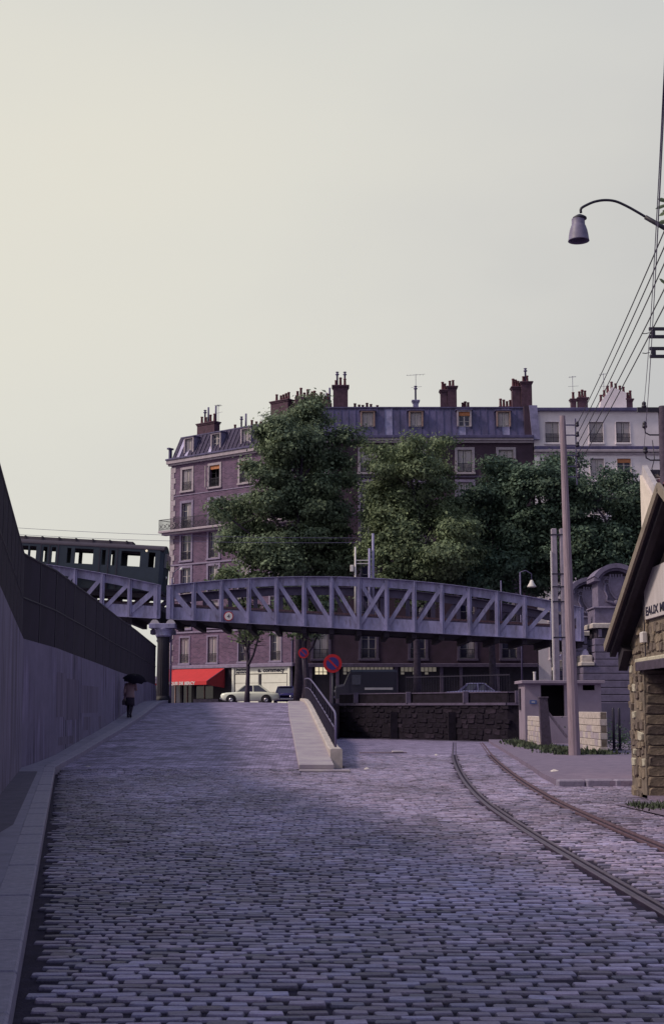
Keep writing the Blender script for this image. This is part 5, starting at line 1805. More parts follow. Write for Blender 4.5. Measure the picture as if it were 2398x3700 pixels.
RUB = [rubble_mesh(mt, k * 7 + j) for k, mt in enumerate(('rubble', 'rubble_brown', 'rubble_brown', 'rubble', 'mortar')) for j in range(3)]
PIL = [rubble_mesh(mt, 90 + k * 5 + j) for k, mt in enumerate(('rubble', 'rubble_light', 'rubble', 'rubble_brown')) for j in range(2)]
random.seed(33)
z = -0.03
row = 0
while z < 5.3:
    hh = random.uniform(0.15, 0.22)
    y = HYF - 0.02 - random.uniform(0, 0.1)
    while y > 23.6:
        w = random.uniform(0.2, 0.36)
        yc = y - w / 2
        y -= w
        if z + hh > roofz(yc) - 0.2: continue
        if yc - w / 2 < DY0 and z < DZ + 0.22: continue
        if 3.35 < z + hh / 2 < 4.35 and yc < 26.25: continue
        me = random.choice(PIL if z < DZ else RUB)
        if random.random() < 0.12: continue
        q_ = random.uniform(0.62, 1.02) if random.random() < 0.45 else 0.98
        put(me, 'stone', sh2, (0.03, yc - HYF + random.uniform(-0.02, 0.02), z + hh / 2 + random.uniform(-0.03, 0.03)), (random.uniform(-0.22, 0.22), 0, 0), (random.uniform(0.3, 1.5), w / 0.30 * q_, hh / 0.19 * q_ * random.uniform(0.8, 1.1)))
    z += hh
    row += 1
# jamb stones facing the doorway
for k in range(12):
    put(random.choice(RUB), 'stone', sh2, (0.28, DY0 - HYF, 0.12 + k * 0.195), (0, 0, R(90)), (0.8, 1.5, 1.0))
# painted sign board area: lime wash with lettering
PS = M()
PS.v = [(-0.035, 26.2 - HYF, 3.36), (-0.035, 22.0 - HYF, 3.36), (-0.035, 22.0 - HYF, 4.28), (-0.035, 26.2 - HYF, 4.28), (0.035, 26.2 - HYF, 3.36), (0.035, 22.0 - HYF, 3.36), (0.035, 22.0 - HYF, 4.28), (0.035, 26.2 - HYF, 4.28)]
PS.f = [(0, 1, 2, 3), (4, 7, 6, 5), (0, 4, 5, 1), (1, 5, 6, 2), (2, 6, 7, 3), (3, 7, 4, 0)]
ps = PS.obj('painted_panel', 'board_white', sh2)
text_line('EAUX MINERALES', 'lettering', 'ink', ps, 0.22, (-0.04, 26.1 - HYF, 3.43), (R(90), 0, R(-90)), sx=1.75, bold=0.006)
# roof: verge board, rafters, boards, tiles
OV = -0.36
for (ya, yb) in ((HYF + 0.25, RDG), (RDG, 2 * RDG - HYF - 0.1)):
    za, zb = (ez - 0.12 if ya > RDG else rz_), (rz_ if yb == RDG else ez)
    g = M()
    nrm = 0.09
    g.v = [(OV, ya - HYF, za), (OV, yb - HYF, zb), (5.2, yb - HYF, zb), (5.2, ya - HYF, za)]
    g.v += [(x, y, z + nrm) for x, y, z in g.v]
    g.f = [(0, 1, 2, 3), (4, 7, 6, 5), (0, 4, 5, 1), (1, 5, 6, 2), (2, 6, 7, 3), (3, 7, 4, 0)]
    g.obj('roof_boards', 'eave_wood', sh2)
    M().beam((OV - 0.03, ya - HYF, za + 0.09), (OV - 0.03, yb - HYF, zb + 0.09), 0.16, 0.05, (1, 0, 0)).obj('verge_board', 'verge_wood', sh2)
    M().beam((OV + 0.12, ya - HYF, za - 0.06), (OV + 0.12, yb - HYF, zb - 0.06), 0.08, 0.12, (1, 0, 0)).obj('rafter', 'eave_wood', sh2)
    nrow = 14
    for k in range(nrow):
        t0, t1 = k / nrow, (k + 1.25) / nrow
        p0 = Vector((0, ya - HYF, za + 0.11)).lerp(Vector((0, yb - HYF, zb + 0.11)), t0)
        p1 = Vector((0, ya - HYF, za + 0.11)).lerp(Vector((0, yb - HYF, zb + 0.11)), min(1, t1))
        g = M()
        nn = 22
        for i in range(nn + 1):
            x = OV + 0.05 + (5.15 - OV) * i / nn
            w_ = 0.02 * math.cos(i * math.pi)
            g.v += [(x, p0.y, p0.z + 0.045 + w_), (x, p1.y, p1.z + 0.015 + w_)]
        for i in range(nn):
            g.f.append((2 * i, 2 * i + 2, 2 * i + 3, 2 * i + 1))
        o = g.obj('tile_row', 'tile_red', sh2)
M().prism([(HYF + 0.1 - HYF, ez - 0.5), (HYF + 0.1 - HYF, ez - 0.15), (-0.2, ez - 0.0), (-0.45, ez - 0.12)], -0.16, 0.02, 'yz').obj('eave_bracket', 'eave_wood', sh2)
# white meter box on the wall
wbx = thing('meter_box', 'small white electric box on the stone house wall under the painted sign', 'box', (HX, 26.15, 2.93))
M().cbox(-0.14, -0.03, -0.12, 0.10, 0, 0.20, 0.02).obj('case', 'white_paint', wbx)
M().tube([(-0.06, 0.0, 0.2), (-0.06, 0.02, 0.8)], 0.012, 5).obj('cable', 'dark_iron', wbx)
M().tube([(-0.06, -0.02, 0.0), (-0.06, -0.02, -0.26)], 0.012, 5).obj('cable', 'dark_iron', wbx)

# lean-to with a lime-washed wall behind it
lt = thing('lean_to_shed', 'lime washed lean to shed with red tile roof behind the stone house', 'shed', (7.62, 33.8, 0))
g = M(); g.prism([(0, 0), (0, 7.42), (-4.2, 4.9), (-4.2, 0)], 0, 0.3, 'yz')
g.obj('gable_wall', 'lime_wash', lt)
M().box(0.3, 4.5, -0.3, 0.0, 0, 7.3).obj('rear_wall', 'lime_wash', lt)
M().box(0.3, 4.5, -4.2, -3.9, 0, 4.8).obj('front_wall', 'lime_wash', lt)
g = M(); g.beam((0.12, 0.05, 7.52), (0.12, -4.4, 4.85), 0.34, 0.12, (1, 0, 0)); g.obj('parapet_coping', 'cast_stone', lt)
g = M(); g.add([(0.3, 0.1, 7.40), (4.6, 0.1, 7.40), (4.6, -4.4, 4.72), (0.3, -4.4, 4.72)], [(0, 1, 2, 3)]); g.obj('roof_boards', 'eave_wood', lt)
tile = M()
for i in range(7):
    a = math.pi * i / 6
    tile.v += [(-0.085 * math.cos(a), 0.19, 0.055 * math.sin(a)), (-0.085 * math.cos(a) * 0.85, -0.19, 0.055 * math.sin(a) * 0.85 + 0.03)]
for i in range(6):
    tile.f.append((2 * i, 2 * i + 2, 2 * i + 3, 2 * i + 1))
tmesh = [tile.mesh('roof_tile', mm) for mm in ('tile_red', 'terracotta', 'rubble_brown')]
pitch = math.atan2(7.40 - 4.72, 4.5)
for r_ in range(15):
    for c in range(14):
        t_ = r_ / 15
        put(random.choice(tmesh), 'roof_tile', lt, (0.40 + c * 0.2, 0.0 - 4.3 * t_, 7.38 - 2.56 * t_), (pitch, 0, 0), (1, 1, 1))
M().box(0.26, 4.5, 0.0, 0.14, 7.42, 7.56).obj('ridge_cap', 'dark_iron', lt)

# ================================================================== back retaining wall, parapet and railings
RW = [(0.35, 82.3), (9.0, 71.9), (13.6, 71.0)]
rw = thing('stone_wall', 'dark rubble retaining wall at the back of the yard under the viaduct', 'wall', (5, 77, 0))
LV = Vector((-5, -77, 0))
STW = [rubble_mesh('wall_shaded', 300 + j) for j in range(4)] + [rubble_mesh(mt, 310) for mt in ('wall_shaded_pale', 'wall_shaded')]
random.seed(44)
for i in range(len(RW) - 1):
    a, b_ = Vector((*RW[i], 0)), Vector((*RW[i + 1], 0))
    d = (b_ - a).normalized(); nr = Vector((d.y, -d.x, 0))
    Ln = (b_ - a).length
    g = M()
    p = [a + LV, b_ + LV, b_ - nr * 0.5 + LV, a - nr * 0.5 + LV]
    g.prism([(q.x, q.y) for q in p], -0.1, 1.86, 'xy')
    g.obj('wall_core', 'wall_shaded', rw)
    p = [a + nr * 0.1 + LV, b_ + nr * 0.1 + LV, b_ - nr * 0.5 + LV, a - nr * 0.5 + LV]
    M().prism([(q.x, q.y) for q in p], 1.86, 1.99, 'xy').obj('coping', 'shaded_trim', rw)
    p = [a - nr * 0.12 + LV, b_ - nr * 0.12 + LV, b_ - nr * 0.35 + LV, a - nr * 0.35 + LV]
    M().prism([(q.x, q.y) for q in p], 1.99, 2.50, 'xy').obj('parapet', 'wall_shaded', rw)
    p = [a - nr * 0.08 + LV, b_ - nr * 0.08 + LV, b_ - nr * 0.39 + LV, a - nr * 0.39 + LV]
    M().prism([(q.x, q.y) for q in p], 2.50, 2.56, 'xy').obj('parapet_cap', 'shaded_trim', rw)
    rz = math.atan2(d.y, d.x) - math.pi / 2
    if i == 0:
        z = 0.06
        while z < 1.75:
            hh = random.uniform(0.22, 0.32)
            t_ = 0.05
            while t_ < Ln - 0.2:
                w = random.uniform(0.38, 0.8)
                q = a + d * (t_ + w / 2) + LV
                q_ = random.uniform(0.7, 1.0)
                if random.random() > 0.15:
                    put(random.choice(STW), 'stone', rw, (q.x, q.y, z + hh / 2 + random.uniform(-0.04, 0.04)), (random.uniform(-0.1, 0.1), 0, rz + math.pi), (random.uniform(0.5, 2.0), w / 0.3 * q_, hh / 0.19 * q_))
                t_ += w
            z += hh
    # iron railing with close bars on the parapet
    k = int(Ln / 0.2)
    bm_ = M().box(-0.011, 0.011, -0.011, 0.011, 0, 0.95).mesh('railing_bar', 'dark_iron')
    if i == 0:
        for j in range(int(k * 0.42), k + 1):
            q = a + d * (j * Ln / k) - nr * 0.23 + LV
            put(bm_, 'railing_bar', rw, (q.x, q.y, 2.56))
        q0 = a + d * Ln * 0.42 - nr * 0.23 + LV
        q1 = b_ - nr * 0.23 + LV
        M().beam((q0.x, q0.y, 3.42), (q1.x, q1.y, 3.42), 0.04, 0.05).obj('railing_rail', 'dark_iron', rw)
    for t_ in (0.12, 0.45, 0.78):
        q = a + d * (Ln * t_) + LV
        M().cbox(q.x - 0.14, q.x + 0.14, q.y - 0.12, q.y + 0.3, 1.99, 2.60, 0.02).obj('parapet_pier', 'shaded_trim', rw)
# dark buttress and pier recess seen in the wall
for t_ in (0.36, 0.70):
    q = Vector((*RW[0], 0)).lerp(Vector((*RW[1], 0)), t_) + LV
    M().box(q.x - 0.2, q.x + 0.2, q.y - 0.35, q.y + 0.1, 0, 1.5).obj('buttress', 'wall_shaded', rw)
# return wall closing the end of the island
M().box(-2.1 - 5, 0.4 - 5, 78.3 - 77, 82.6 - 77, -0.1, 1.9).obj('end_block', 'wall_shaded', rw)
tag(M().add([(0.8, 79.5, 0.002), (9.0, 69.6, 0.002), (8.9, 71.7, 0.002), (0.6, 81.8, 0.002)], [(0, 1, 2, 3)]).obj('drain_strip', 'asphalt'), kind='structure')

# ================================================================== platform by the hut
pl = [(4.98, 31.15), (6.5, 30.75), (8.2, 30.5), (20, 30.5), (20, 71.2), (8.0, 71.6), (7.5, 66), (6.95, 58), (6.05, 46), (5.45, 38), (5.15, 34.5)]
g = M().prism(pl, -0.1, 0.125, 'xy')
plat = tag(g.obj('raised_platform', 'earth'), kind='structure')
for i in range(7):
    x = 4.96 + i * 0.62
    M().cbox(x, x + 0.6, 30.98 - 0.06 * i - 0.06, 31.25 - 0.06 * i, -0.1, 0.148 + random.uniform(-0.01, 0.008), 0.03).obj('kerb_stone', 'granite', plat)

hut = thing('concrete_hut', 'small flat roofed concrete hut with dark doorway on the platform', 'hut', (10.55, 65.0, 0.12))
x0, x1, y0, y1, hz = -1.72, 1.78, -1.0, 1.1, 2.72
g = M()
wall_open(g, x0, x1, 0, hz, [(-0.98, 0.10, 0.0, hz - 0.08), (0.95, 1.5, hz - 0.32, hz - 0.08)], 0.18, y0)
g.add([(x0, y0, 0), (x0, y1, 0), (x0, y1, hz), (x0, y0, hz)], [(0, 1, 2, 3)])
g.add([(x1, y0, 0), (x1, y1, 0), (x1, y1, hz), (x1, y0, hz)], [(0, 1, 2, 3)])
g.add([(x0, y1, 0), (x1, y1, 0), (x1, y1, hz), (x0, y1, hz)], [(0, 1, 2, 3)])
g.obj('walls', 'hut_concrete', hut)
M().box(x0 + 0.05, x1 - 0.05, y1 - 0.12, y1 - 0.06, 0.02, hz - 0.02).obj('inner_wall', 'shop_dark', hut)
M().box(0.3, 0.38, y0 + 0.02, y1 - 0.1, 0.02, hz - 0.02).obj('partition', 'shop_dark', hut)
M().cbox(x0 - 0.16, x1 + 0.16, y0 - 0.25, y1 + 0.2, hz, hz + 0.13, 0.02).obj('roof_slab', 'hut_concrete', hut)
M().lathe([(0.06, hz + 0.13), (0.06, hz + 0.5), (0.075, hz + 0.5), (0.075, hz + 0.56)], -1.05, 0.4, 10).obj('vent_pipe', 'white_paint', hut)
M().box(x0 - 0.06, x0 - 0.002, 0.25, 0.6, 1.5, 2.5).obj('shutter', 'dark_iron', hut)
pt = M().cbox(-1.50, -1.18, y0 - 0.03, y0 - 0.003, 1.78, 1.95, 0.008).obj('enamel_plate', 'plate_blue', hut)
M().box(-1.42, -1.26, y0 - 0.034, y0 - 0.03, 1.845, 1.885).obj('plate_mark', 'white_paint', pt)
M().cbox(-0.8, 0.55, y0 - 0.42, y0 - 0.2, 0.0, 1.22, 0.02).obj('screen_wall', 'hut_concrete', hut)


def block_wall(name, label, ya, yb, xa, xb, h, seed):
    random.seed(seed)
    t = thing(name, label, 'wall', (xb, yb, 0.12))
    Ln = math.hypot(xa - xb, ya - yb)
    rot = math.atan2(ya - yb, xa - xb)
    t.rotation_euler = (0, 0, rot)
    M().box(0.01, Ln - 0.01, -0.22, -0.03, 0, h - 0.02).obj('core', 'mortar', t)
    rows_ = 6
    bh = h / rows_
    for r_ in range(rows_):
        x = -0.0 if r_ % 2 else -0.25
        while x < Ln:
            a, b_ = max(0.004, x + 0.012), min(Ln - 0.004, x + 0.5 - 0.012)
            if b_ - a > 0.08:
                pr_ = random.uniform(0, 0.02)
                g = M().cbox(a, b_, -0.25, 0.0 + pr_, r_ * bh + 0.01, (r_ + 1) * bh - 0.01, 0.015)
                g.obj('stone_block', random.choice(('block_stone', 'block_stone', 'lime_stone', 'trim_stone')), t)
            x += 0.5
    return t


block_wall('screen_wall', 'low sunlit stone block wall beside the dark leaning post', 61.6, 56.6, 8.60, 8.40, 1.26, 1)
block_wall('screen_wall', 'low sunlit stone block wall just right behind the tall wooden pole', 54.0, 49.4, 9.40, 9.46, 1.46, 2)

# leaning rotten post with its strut
lpst = thing('wooden_post', 'dark leaning timber post with a diagonal strut in front of the hut', 'post', (8.55, 56.0, 0.12))
g = M()
rings = [[(x - 0.10 * z / 2, y, z) for x, y in ((-w, -w), (w, -w), (w, w), (-w, w))] for z, w in ((-0.1, 0.20), (0.8, 0.185), (1.6, 0.17), (2.0, 0.16))]
g.loft(rings).obj('post_shaft', 'rotten_wood', lpst)
M().beam((0.0, 0, 1.55), (0.85, 0.05, 0.42), 0.07, 0.09).obj('strut', 'pole_wood', lpst)
M().cbox(-0.29, 0.11, -0.18, 0.18, 1.985, 2.04, 0.02).obj('cap', 'rotten_wood', lpst)

# twin iron posts right of the block wall
for k, (x, lab) in enumerate(((10.55, 'thin dark iron post beside the rusticated pylon base, with a twin'), (10.85, 'thin dark iron post standing close behind its twin by the pylon base'))):
    ip = thing('iron_post', lab, 'post', (x, 52.5 + 0.4 * k, 0.12))
    M().lathe([(0.055, 0), (0.05, 1.55), (0.03, 1.6)], n=8).obj('post_shaft', 'dark_iron', ip, True)
    M().lathe([(0.09, 0), (0.08, 0.08)], n=8).obj('foot', 'dark_iron', ip, True)


# weeds
def weeds(name, label, pts_, hmin, hmax, n, seed, cat='grass'):
    rng = np.random.default_rng(seed)
    g = M(); tones = []
    for i in range(n):
        c = pts_[rng.integers(len(pts_))]
        x, y = c[0] + rng.normal() * c[2], c[1] + rng.normal() * c[3]
        if x < xat([(5.1, 31), (5.5, 38), (6.1, 46), (7.0, 58), (7.6, 66)], y) + 0.05: continue
        h = rng.uniform(hmin, hmax) * (1.0 if rng.random() > 0.1 else 1.5)
        a = rng.uniform(0, 6.28); w = rng.uniform(0.02, 0.05)
        lx, ly = rng.normal() * 0.35 * h, rng.normal() * 0.35 * h
        ca, sa = math.cos(a) * w, math.sin(a) * w
        z0 = 0.12
        g.add([(x - ca, y - sa, z0), (x + ca, y + sa, z0), (x + lx * 0.5 + ca * 0.8, y + ly * 0.5 + sa * 0.8, z0 + h * 0.6), (x + lx, y + ly, z0 + h), (x + lx * 0.5 - ca * 0.8, y + ly * 0.5 - sa * 0.8, z0 + h * 0.6)], [(0, 1, 2, 3, 4)])
        tones += [rng.uniform(0.5, 1.5)] * 5
    me = bpy.data.meshes.new(name)
    me.from_pydata(g.v, [], g.f); me.materials.append(MATS['grass'])
    T = np.array(tones); set_tone(me, np.stack([T * 1.05, T, T * 0.9], axis=1))
    return tag(put(me, name), label, cat, kind='stuff')


weeds('grass', 'ragged green weeds round the hut and pole feet', [(8.25, 61, 0.22, 1.0), (8.2, 58.5, 0.3, 0.8), (8.35, 55.3, 0.35, 0.7), (8.6, 53.2, 0.3, 0.8), (8.3, 50.6, 0.4, 0.7), (8.15, 48.5, 0.2, 0.3), (9.2, 48.6, 0.35, 0.2), (8.45, 64.5, 0.2, 0.9)], 0.04, 0.19, 3400, 1)
weeds('grass', 'short green weeds at the foot of the stone house', [(6.6, 27.0, 0.0, 0.0)], 0.05, 0.1, 1, 2)
bush = thing('bush', 'dark green bush behind the twin iron posts', 'bush', (10.4, 53.6, 0.12))
leaf_crown(bush, [((10.35, 53.8, 0.75), (0.35, 0.4, 0.55)), ((10.9, 53.6, 0.45), (0.5, 0.4, 0.4)), ((11.5, 53.6, 0.4), (0.5, 0.4, 0.35))], np.array((10.4, 53.6, 0.12)), 60, 0.05, 'leaf_deep', 12)
M().tube([(0, 0, 0), (0, 0.1, 0.7)], 0.02, 5).obj('stem', 'bark', bush)
# weeds in front of the doorway
rng = np.random.default_rng(8)
g = M(); tn = []
for i in range(900):
    x, y = rng.uniform(5.15, 6.6), rng.normal(24.3, 0.35)
    h = rng.uniform(0.03, 0.12); a = rng.uniform(0, 6.28); w = 0.02
    g.add([(x - w * math.cos(a), y - w * math.sin(a), 0.0), (x + w * math.cos(a), y + w * math.sin(a), 0.0), (x + rng.normal() * 0.05, y + rng.normal() * 0.05, h)], [(0, 1, 2)])
    tn += [rng.uniform(0.5, 1.4)] * 3
o = [q for q in bpy.data.objects if q.get('label') == 'short green weeds at the foot of the stone house'][0]
o.data = bpy.data.meshes.new('grass'); o.data.from_pydata(g.v, [], g.f); o.data.materials.append(MATS['grass'])
T = np.array(tn); set_tone(o.data, np.stack([T, T, T * 0.9], axis=1))
# earth bank and kerb at the house foot
tag(M().add([(5.0, 25.0, 0.018), (7, 25.0, 0.018), (7, 20, 0.018), (5.3, 22, 0.018)], [(0, 1, 2, 3)]).obj('earth_bank', 'earth'), kind='structure')


# litter
def scrap(x, y, s_, rz, lab, mt='paper', z=0.02):
    o = M().add([(-s_, -s_ * 0.6, 0), (s_, -s_ * 0.7, 0.02), (s_ * 0.8, s_ * 0.6, 0.05), (-s_ * 0.7, s_ * 0.7, 0.015), (0, 0, 0.06)], [(0, 1, 4), (1, 2, 4), (2, 3, 4), (3, 0, 4)]).obj('litter', mt, loc=(x, y, z), rot=(0, 0, rz))
    return tag(o, lab, 'litter')


scrap(0.95, 39.0, 0.07, 0.3, 'crumpled white paper near the island end block')
scrap(3.75, 50.5, 0.08, 1.0, 'white paper scrap lying between the two curved rails')
scrap(5.55, 35.2, 0.10, 0.4, 'white scrap on the edge of the earth platform', z=0.13)
scrap(8.05, 51.5, 0.14, 0.8, 'pale rubble piece in the weeds by the leaning post', 'rubble_light', 0.13)
scrap(8.3, 52.6, 0.12, 2.0, 'tan rubble piece in the weeds near the wooden pole', 'rubble_light', 0.13)
scrap(7.85, 50.2, 0.11, 1.4, 'whitish rubble piece lying lowest in the weeds', 'lime_stone', 0.13)
scrap(-6.72, 38.6, 0.10, 0.1, 'small pale debris in the gutter where the kerb turns', 'block_stone', 0.08)
pk = thing('plank', 'weathered plank lying on the far cobbles of the yard', 'plank', (1.95, 53.5, 0.0), 0.1)
M().cbox(-0.9, 0.9, -0.12, 0.12, 0.0, 0.05, 0.01).obj('board', 'pole_wood', pk)
M().box(0.35, 0.75, -0.16, 0.10, 0.052, 0.09).obj('pale_end', 'paper', pk)


# ================================================================== signs
def no_parking(x, y, z, r, zbase, label):
    t = thing('no_parking_sign', label, 'road sign', (x, y, zbase))
    zc = z - zbase
    M().lathe([(r, 0), (r, 0.02)], n=32).obj('red_ring', 'sign_red', t, loc=(0, -0.04, zc), rot=(R(90), 0, 0))
    M().lathe([(r * 0.68, 0), (r * 0.68, 0.012)], n=32).obj('blue_disc', 'sign_blue', t, loc=(0, -0.058, zc), rot=(R(90), 0, 0))
    k = r * 0.66 * math.sqrt(0.5)
    M().beam((-k, -0.077, zc + k), (k, -0.077, zc - k), 0.012, r * 0.2).obj('red_bar', 'sign_red', t)
    M().lathe([(0.03, 0), (0.03, zc + r * 0.6)], n=10).obj('sign_post', 'dark_iron', t, True)
    return t


no_parking(0.02, 48.0, float(px(1197, 2398, 48)[2]), 0.32, 0.0, 'large red and blue no parking sign beside the hand railing')
no_parking(-1.56, 76.0, float(px(1097, 2360, 76)[2]), 0.29, 2.2, 'smaller looking no parking sign at the far end of the railing')


# ================================================================== masts and lamps along the viaduct
def mast(name, label, u, vtop, Y, zb, r, mt, cat='mast'):
    p = px(u, vtop, Y)
    t = thing(name, label, cat, (float(p[0]), Y, zb))
    M().lathe([(r, 0), (r * 0.85, float(p[2]) - zb)], n=10).obj('mast_shaft', mt, t, True)
    return t, float(p[2]) - zb


zb = CB(1.5) + 0.82
t, h = mast('signal_mast', 'white signal mast with a short double arm on the viaduct', 1283, 1976, 86.2, zb, 0.065, 'white_paint')
M().beam((0, 0, h - 0.85), (0.95, 0, h - 0.85), 0.05, 0.06).beam((0, 0, h - 1.05), (0.95, 0, h - 1.05), 0.05, 0.05).obj('arm', 'white_paint', t)
M().cbox(-0.32, -0.1, -0.12, 0.12, h - 1.55, h - 1.15, 0.03).obj('lamp_box', 'white_paint', t)
g = M()
for z in (0.55, 1.0, 1.45):
    g.beam((0.45, 0, h - 3.6 + z), (0.95, 0, h - 3.6 + z), 0.03, 0.03)
g.beam((0.45, 0, 0), (0.45, 0, 2.2), 0.03, 0.03).beam((0.95, 0, 0), (0.95, 0, h - 0.85), 0.03, 0.03)
g.obj('ladder', 'grey_iron', t)
t, h = mast('line_post', 'shorter grey violet iron post on the viaduct, close to a taller one', 1334, 1982, 86.2, zb, 0.09, 'bridge_paint')
t, h = mast('line_post', 'tallest grey violet iron post on the viaduct, beside a shorter one', 1347, 1928, 86.3, zb, 0.09, 'bridge_paint')
t, h = mast('line_post', 'low thin post above the right half of the truss', 1809, 2098, 86.0, CB(10.5) + 0.82, 0.05, 'grey_iron')
t, h = mast('street_lamp', 'small white bell lamp on a thin post behind the truss', 1878, 2068, 91.0, ZS, 0.06, 'grey_iron', 'street lamp')
q = px(1920, 2112, 91.0)
dx = float(q[0]) - t.location.x; dz = float(q[2]) - ZS
M().tube([(0, 0, h), (dx * 0.5, 0, h + 0.12), (dx, 0, h - 0.1), (dx, 0, dz + 0.2)], 0.03, 6).obj('arm', 'grey_iron', t, True)
M().lathe([(0.05, 0.30), (0.12, 0.22), (0.16, 0.1), (0.30, -0.12), (0.30, -0.18), (0.05, -0.18)], dx, 0, 16).obj('shade', 'white_paint', t, True, loc=(0, 0, dz))
t, h = mast('street_lamp', 'street lamp with swan neck arm beside the corner house quoins', 622, 2090, 100.0, ZS, 0.08, 'grey_iron', 'street lamp')
M().tube([(0, 0, h), (0.15, 0, h + 0.45), (0.4, 0, h + 0.68), (0.62, 0, h + 0.72)], 0.035, 6).obj('arm', 'grey_iron', t, True)
M().lathe([(0.03, 0.12), (0.1, 0.05), (0.16, -0.08), (0.05, -0.1)], 0.66, 0, 12).obj('shade', 'white_paint', t, True, loc=(0, 0, h + 0.68))
for k, (za, zb2) in enumerate(((14.2, 12.35), (13.7, 12.05))):
    w = thing('telegraph_wire', 'thin telegraph wire spanning above the viaduct to the signal mast', 'wire', (-34, 86.6, za), group='telegraph wires over the viaduct')
    tx = 1.55 + 34
    M().tube([(tx * i / 20, 0, (zb2 - za) * i / 20 - 0.5 * 4 * (i / 20) * (1 - i / 20)) for i in range(21)], 0.012, 5).obj('wire', 'grey_iron', w)


# ================================================================== cars
def wheel(parent, x, y, r=0.30, side=-1):
    ty = M().lathe([(r * 0.62, -0.08), (r * 0.94, -0.09), (r, -0.06), (r, 0.06), (r * 0.94, 0.09), (r * 0.62, 0.08)], n=24).obj('tyre', 'rubber', parent, True, loc=(x, y, r), rot=(R(90), 0, 0))
    M().lathe([(r * 0.6, -0.085), (r * 0.35, -0.10), (r * 0.12, -0.11), (r * 0.12, 0.11), (r * 0.35, 0.10), (r * 0.6, 0.085)], n=20).obj('rim', 'chrome', ty, True)


def sedan(label, loc, rotz, paint, L_=4.15, W_=1.62, H_=1.40, estate=False):
    """nose towards -x"""
    t = thing('parked_car', label, 'car', loc, rotz, 'cars parked on the upper street')
    h = W_ / 2
    # lower body: cross sections along the length (x, half width, sill, waist)
    st_ = [(0.0, 0.80, 0.42, 0.66), (0.06, 0.90, 0.32, 0.76), (0.35, 0.97, 0.24, 0.82), (0.95, 1.0, 0.22, 0.86), (1.35, 1.0, 0.22, 0.90), (2.2, 1.0, 0.22, 0.90), (3.1, 1.0, 0.24, 0.89), (3.75, 0.97, 0.28, 0.84), (4.08, 0.90, 0.36, 0.78), (4.15, 0.82, 0.44, 0.70)]
    rings = []
    for x, k, s_, w_ in st_:
        b_ = h * k
        rings.append([(x, -b_ * 0.92, s_), (x, -b_, s_ + 0.1), (x, -b_, w_ - 0.16), (x, -b_ * 0.95, w_ - 0.03), (x, -b_ * 0.80, w_), (x, b_ * 0.80, w_), (x, b_ * 0.95, w_ - 0.03), (x, b_, w_ - 0.16), (x, b_, s_ + 0.1), (x, b_ * 0.92, s_)])
    M().loft(rings).obj('body', paint, t, True)
    # greenhouse
    x0, x1, x2, x3 = (1.12, 1.72, 2.75, 3.42) if not estate else (1.12, 1.6, 3.6, 4.0)
    zb_, zt = 0.86, H_ - 0.05
    g = M().loft([[(x0, -h * 0.86, zb_), (x3, -h * 0.86, zb_), (x3, h * 0.86, zb_), (x0, h * 0.86, zb_)],
                  [(x1, -h * 0.68, zt), (x2, -h * 0.68, zt), (x2, h * 0.68, zt), (x1, h * 0.68, zt)]])
    g.obj('windows', 'car_glass', t)
    rr = []
    for dz, k in ((-0.03, 1.02), (0.0, 1.03), (0.035, 0.95), (0.05, 0.7)):
        e0, e1 = x1 - 0.10, x2 + 0.12
        xm_ = (e0 + e1) / 2
        rr.append([(xm_ + (e - xm_) * k, s_ * h * 0.70 * k, zt + dz) for e, s_ in ((e0, -0.8), (e0 + 0.15, -1), (e1 - 0.15, -1), (e1, -0.8), (e1, 0.8), (e1 - 0.15, 1), (e0 + 0.15, 1), (e0, 0.8))])
    M().loft(rr).obj('roof_panel', paint, t, True)
    for s_ in (-1, 1):
        for xa, xb in ((x0, x1), ((x0 + x3) / 2 + 0.05, (x1 + x2) / 2 + 0.05), (x3, x2)):
            M().beam((xa, s_ * h * 0.872, zb_), (xb, s_ * h * 0.69, zt), 0.07, 0.05, (0, 1, 0)).obj('pillar', paint, t)
        M().box(1.95, 2.1, s_ * h - 0.02, s_ * h + 0.02, 0.72, 0.75).obj('door_handle', 'chrome', t)
        M().lathe([(0.09, -0.02), (0.10, 0.02), (0.05, 0.05)], n=14).obj('headlight', 'chrome', t, True, loc=(0.02, s_ * h * 0.58, 0.60), rot=(0, R(-90), 0))
        M().cbox(L_ - 0.06, L_ - 0.005, s_ * h * 0.62 - 0.1, s_ * h * 0.62 + 0.1, 0.54, 0.68, 0.01).obj('tail_light', 'sign_red', t)
        for x in (0.75, 3.25):
            M().lathe([(0.37, -0.02), (0.37, 0.02)], n=24).obj('wheel_arch', 'rubber', t, loc=(x, s_ * (h - 0.012), 0.33), rot=(R(90), 0, 0))
            wheel(t, x, s_ * (h - 0.06), 0.30)
    for x, dx in ((-0.06, 0.1), (L_ - 0.05, 0.1)):
        M().cbox(x, x + dx, -h * 0.95, h * 0.95, 0.36, 0.46, 0.02).obj('bumper', 'chrome', t)
    M().box(0.0, 0.03, -h * 0.42, h * 0.42, 0.50, 0.68).obj('grille', 'shop_dark', t)
    return t


sedan('white saloon car parked side on in front of the cream shop', (-7.95, 100.5, ZS), 0, 'car_white')
sedan('dark navy estate car parked behind the white saloon, tail to the ramp', (-3.55, 104.6, ZS), R(-90) + math.pi, 'car_navy', estate=True)
sedan('pale saloon car behind the iron railing next to the hut roof', (11.9, 95.0, ZS), 0, 'car_white')
sedan('grey blue saloon car behind the parapet under the viaduct', (7.4, 93.5, ZS), 0, 'car_grey')

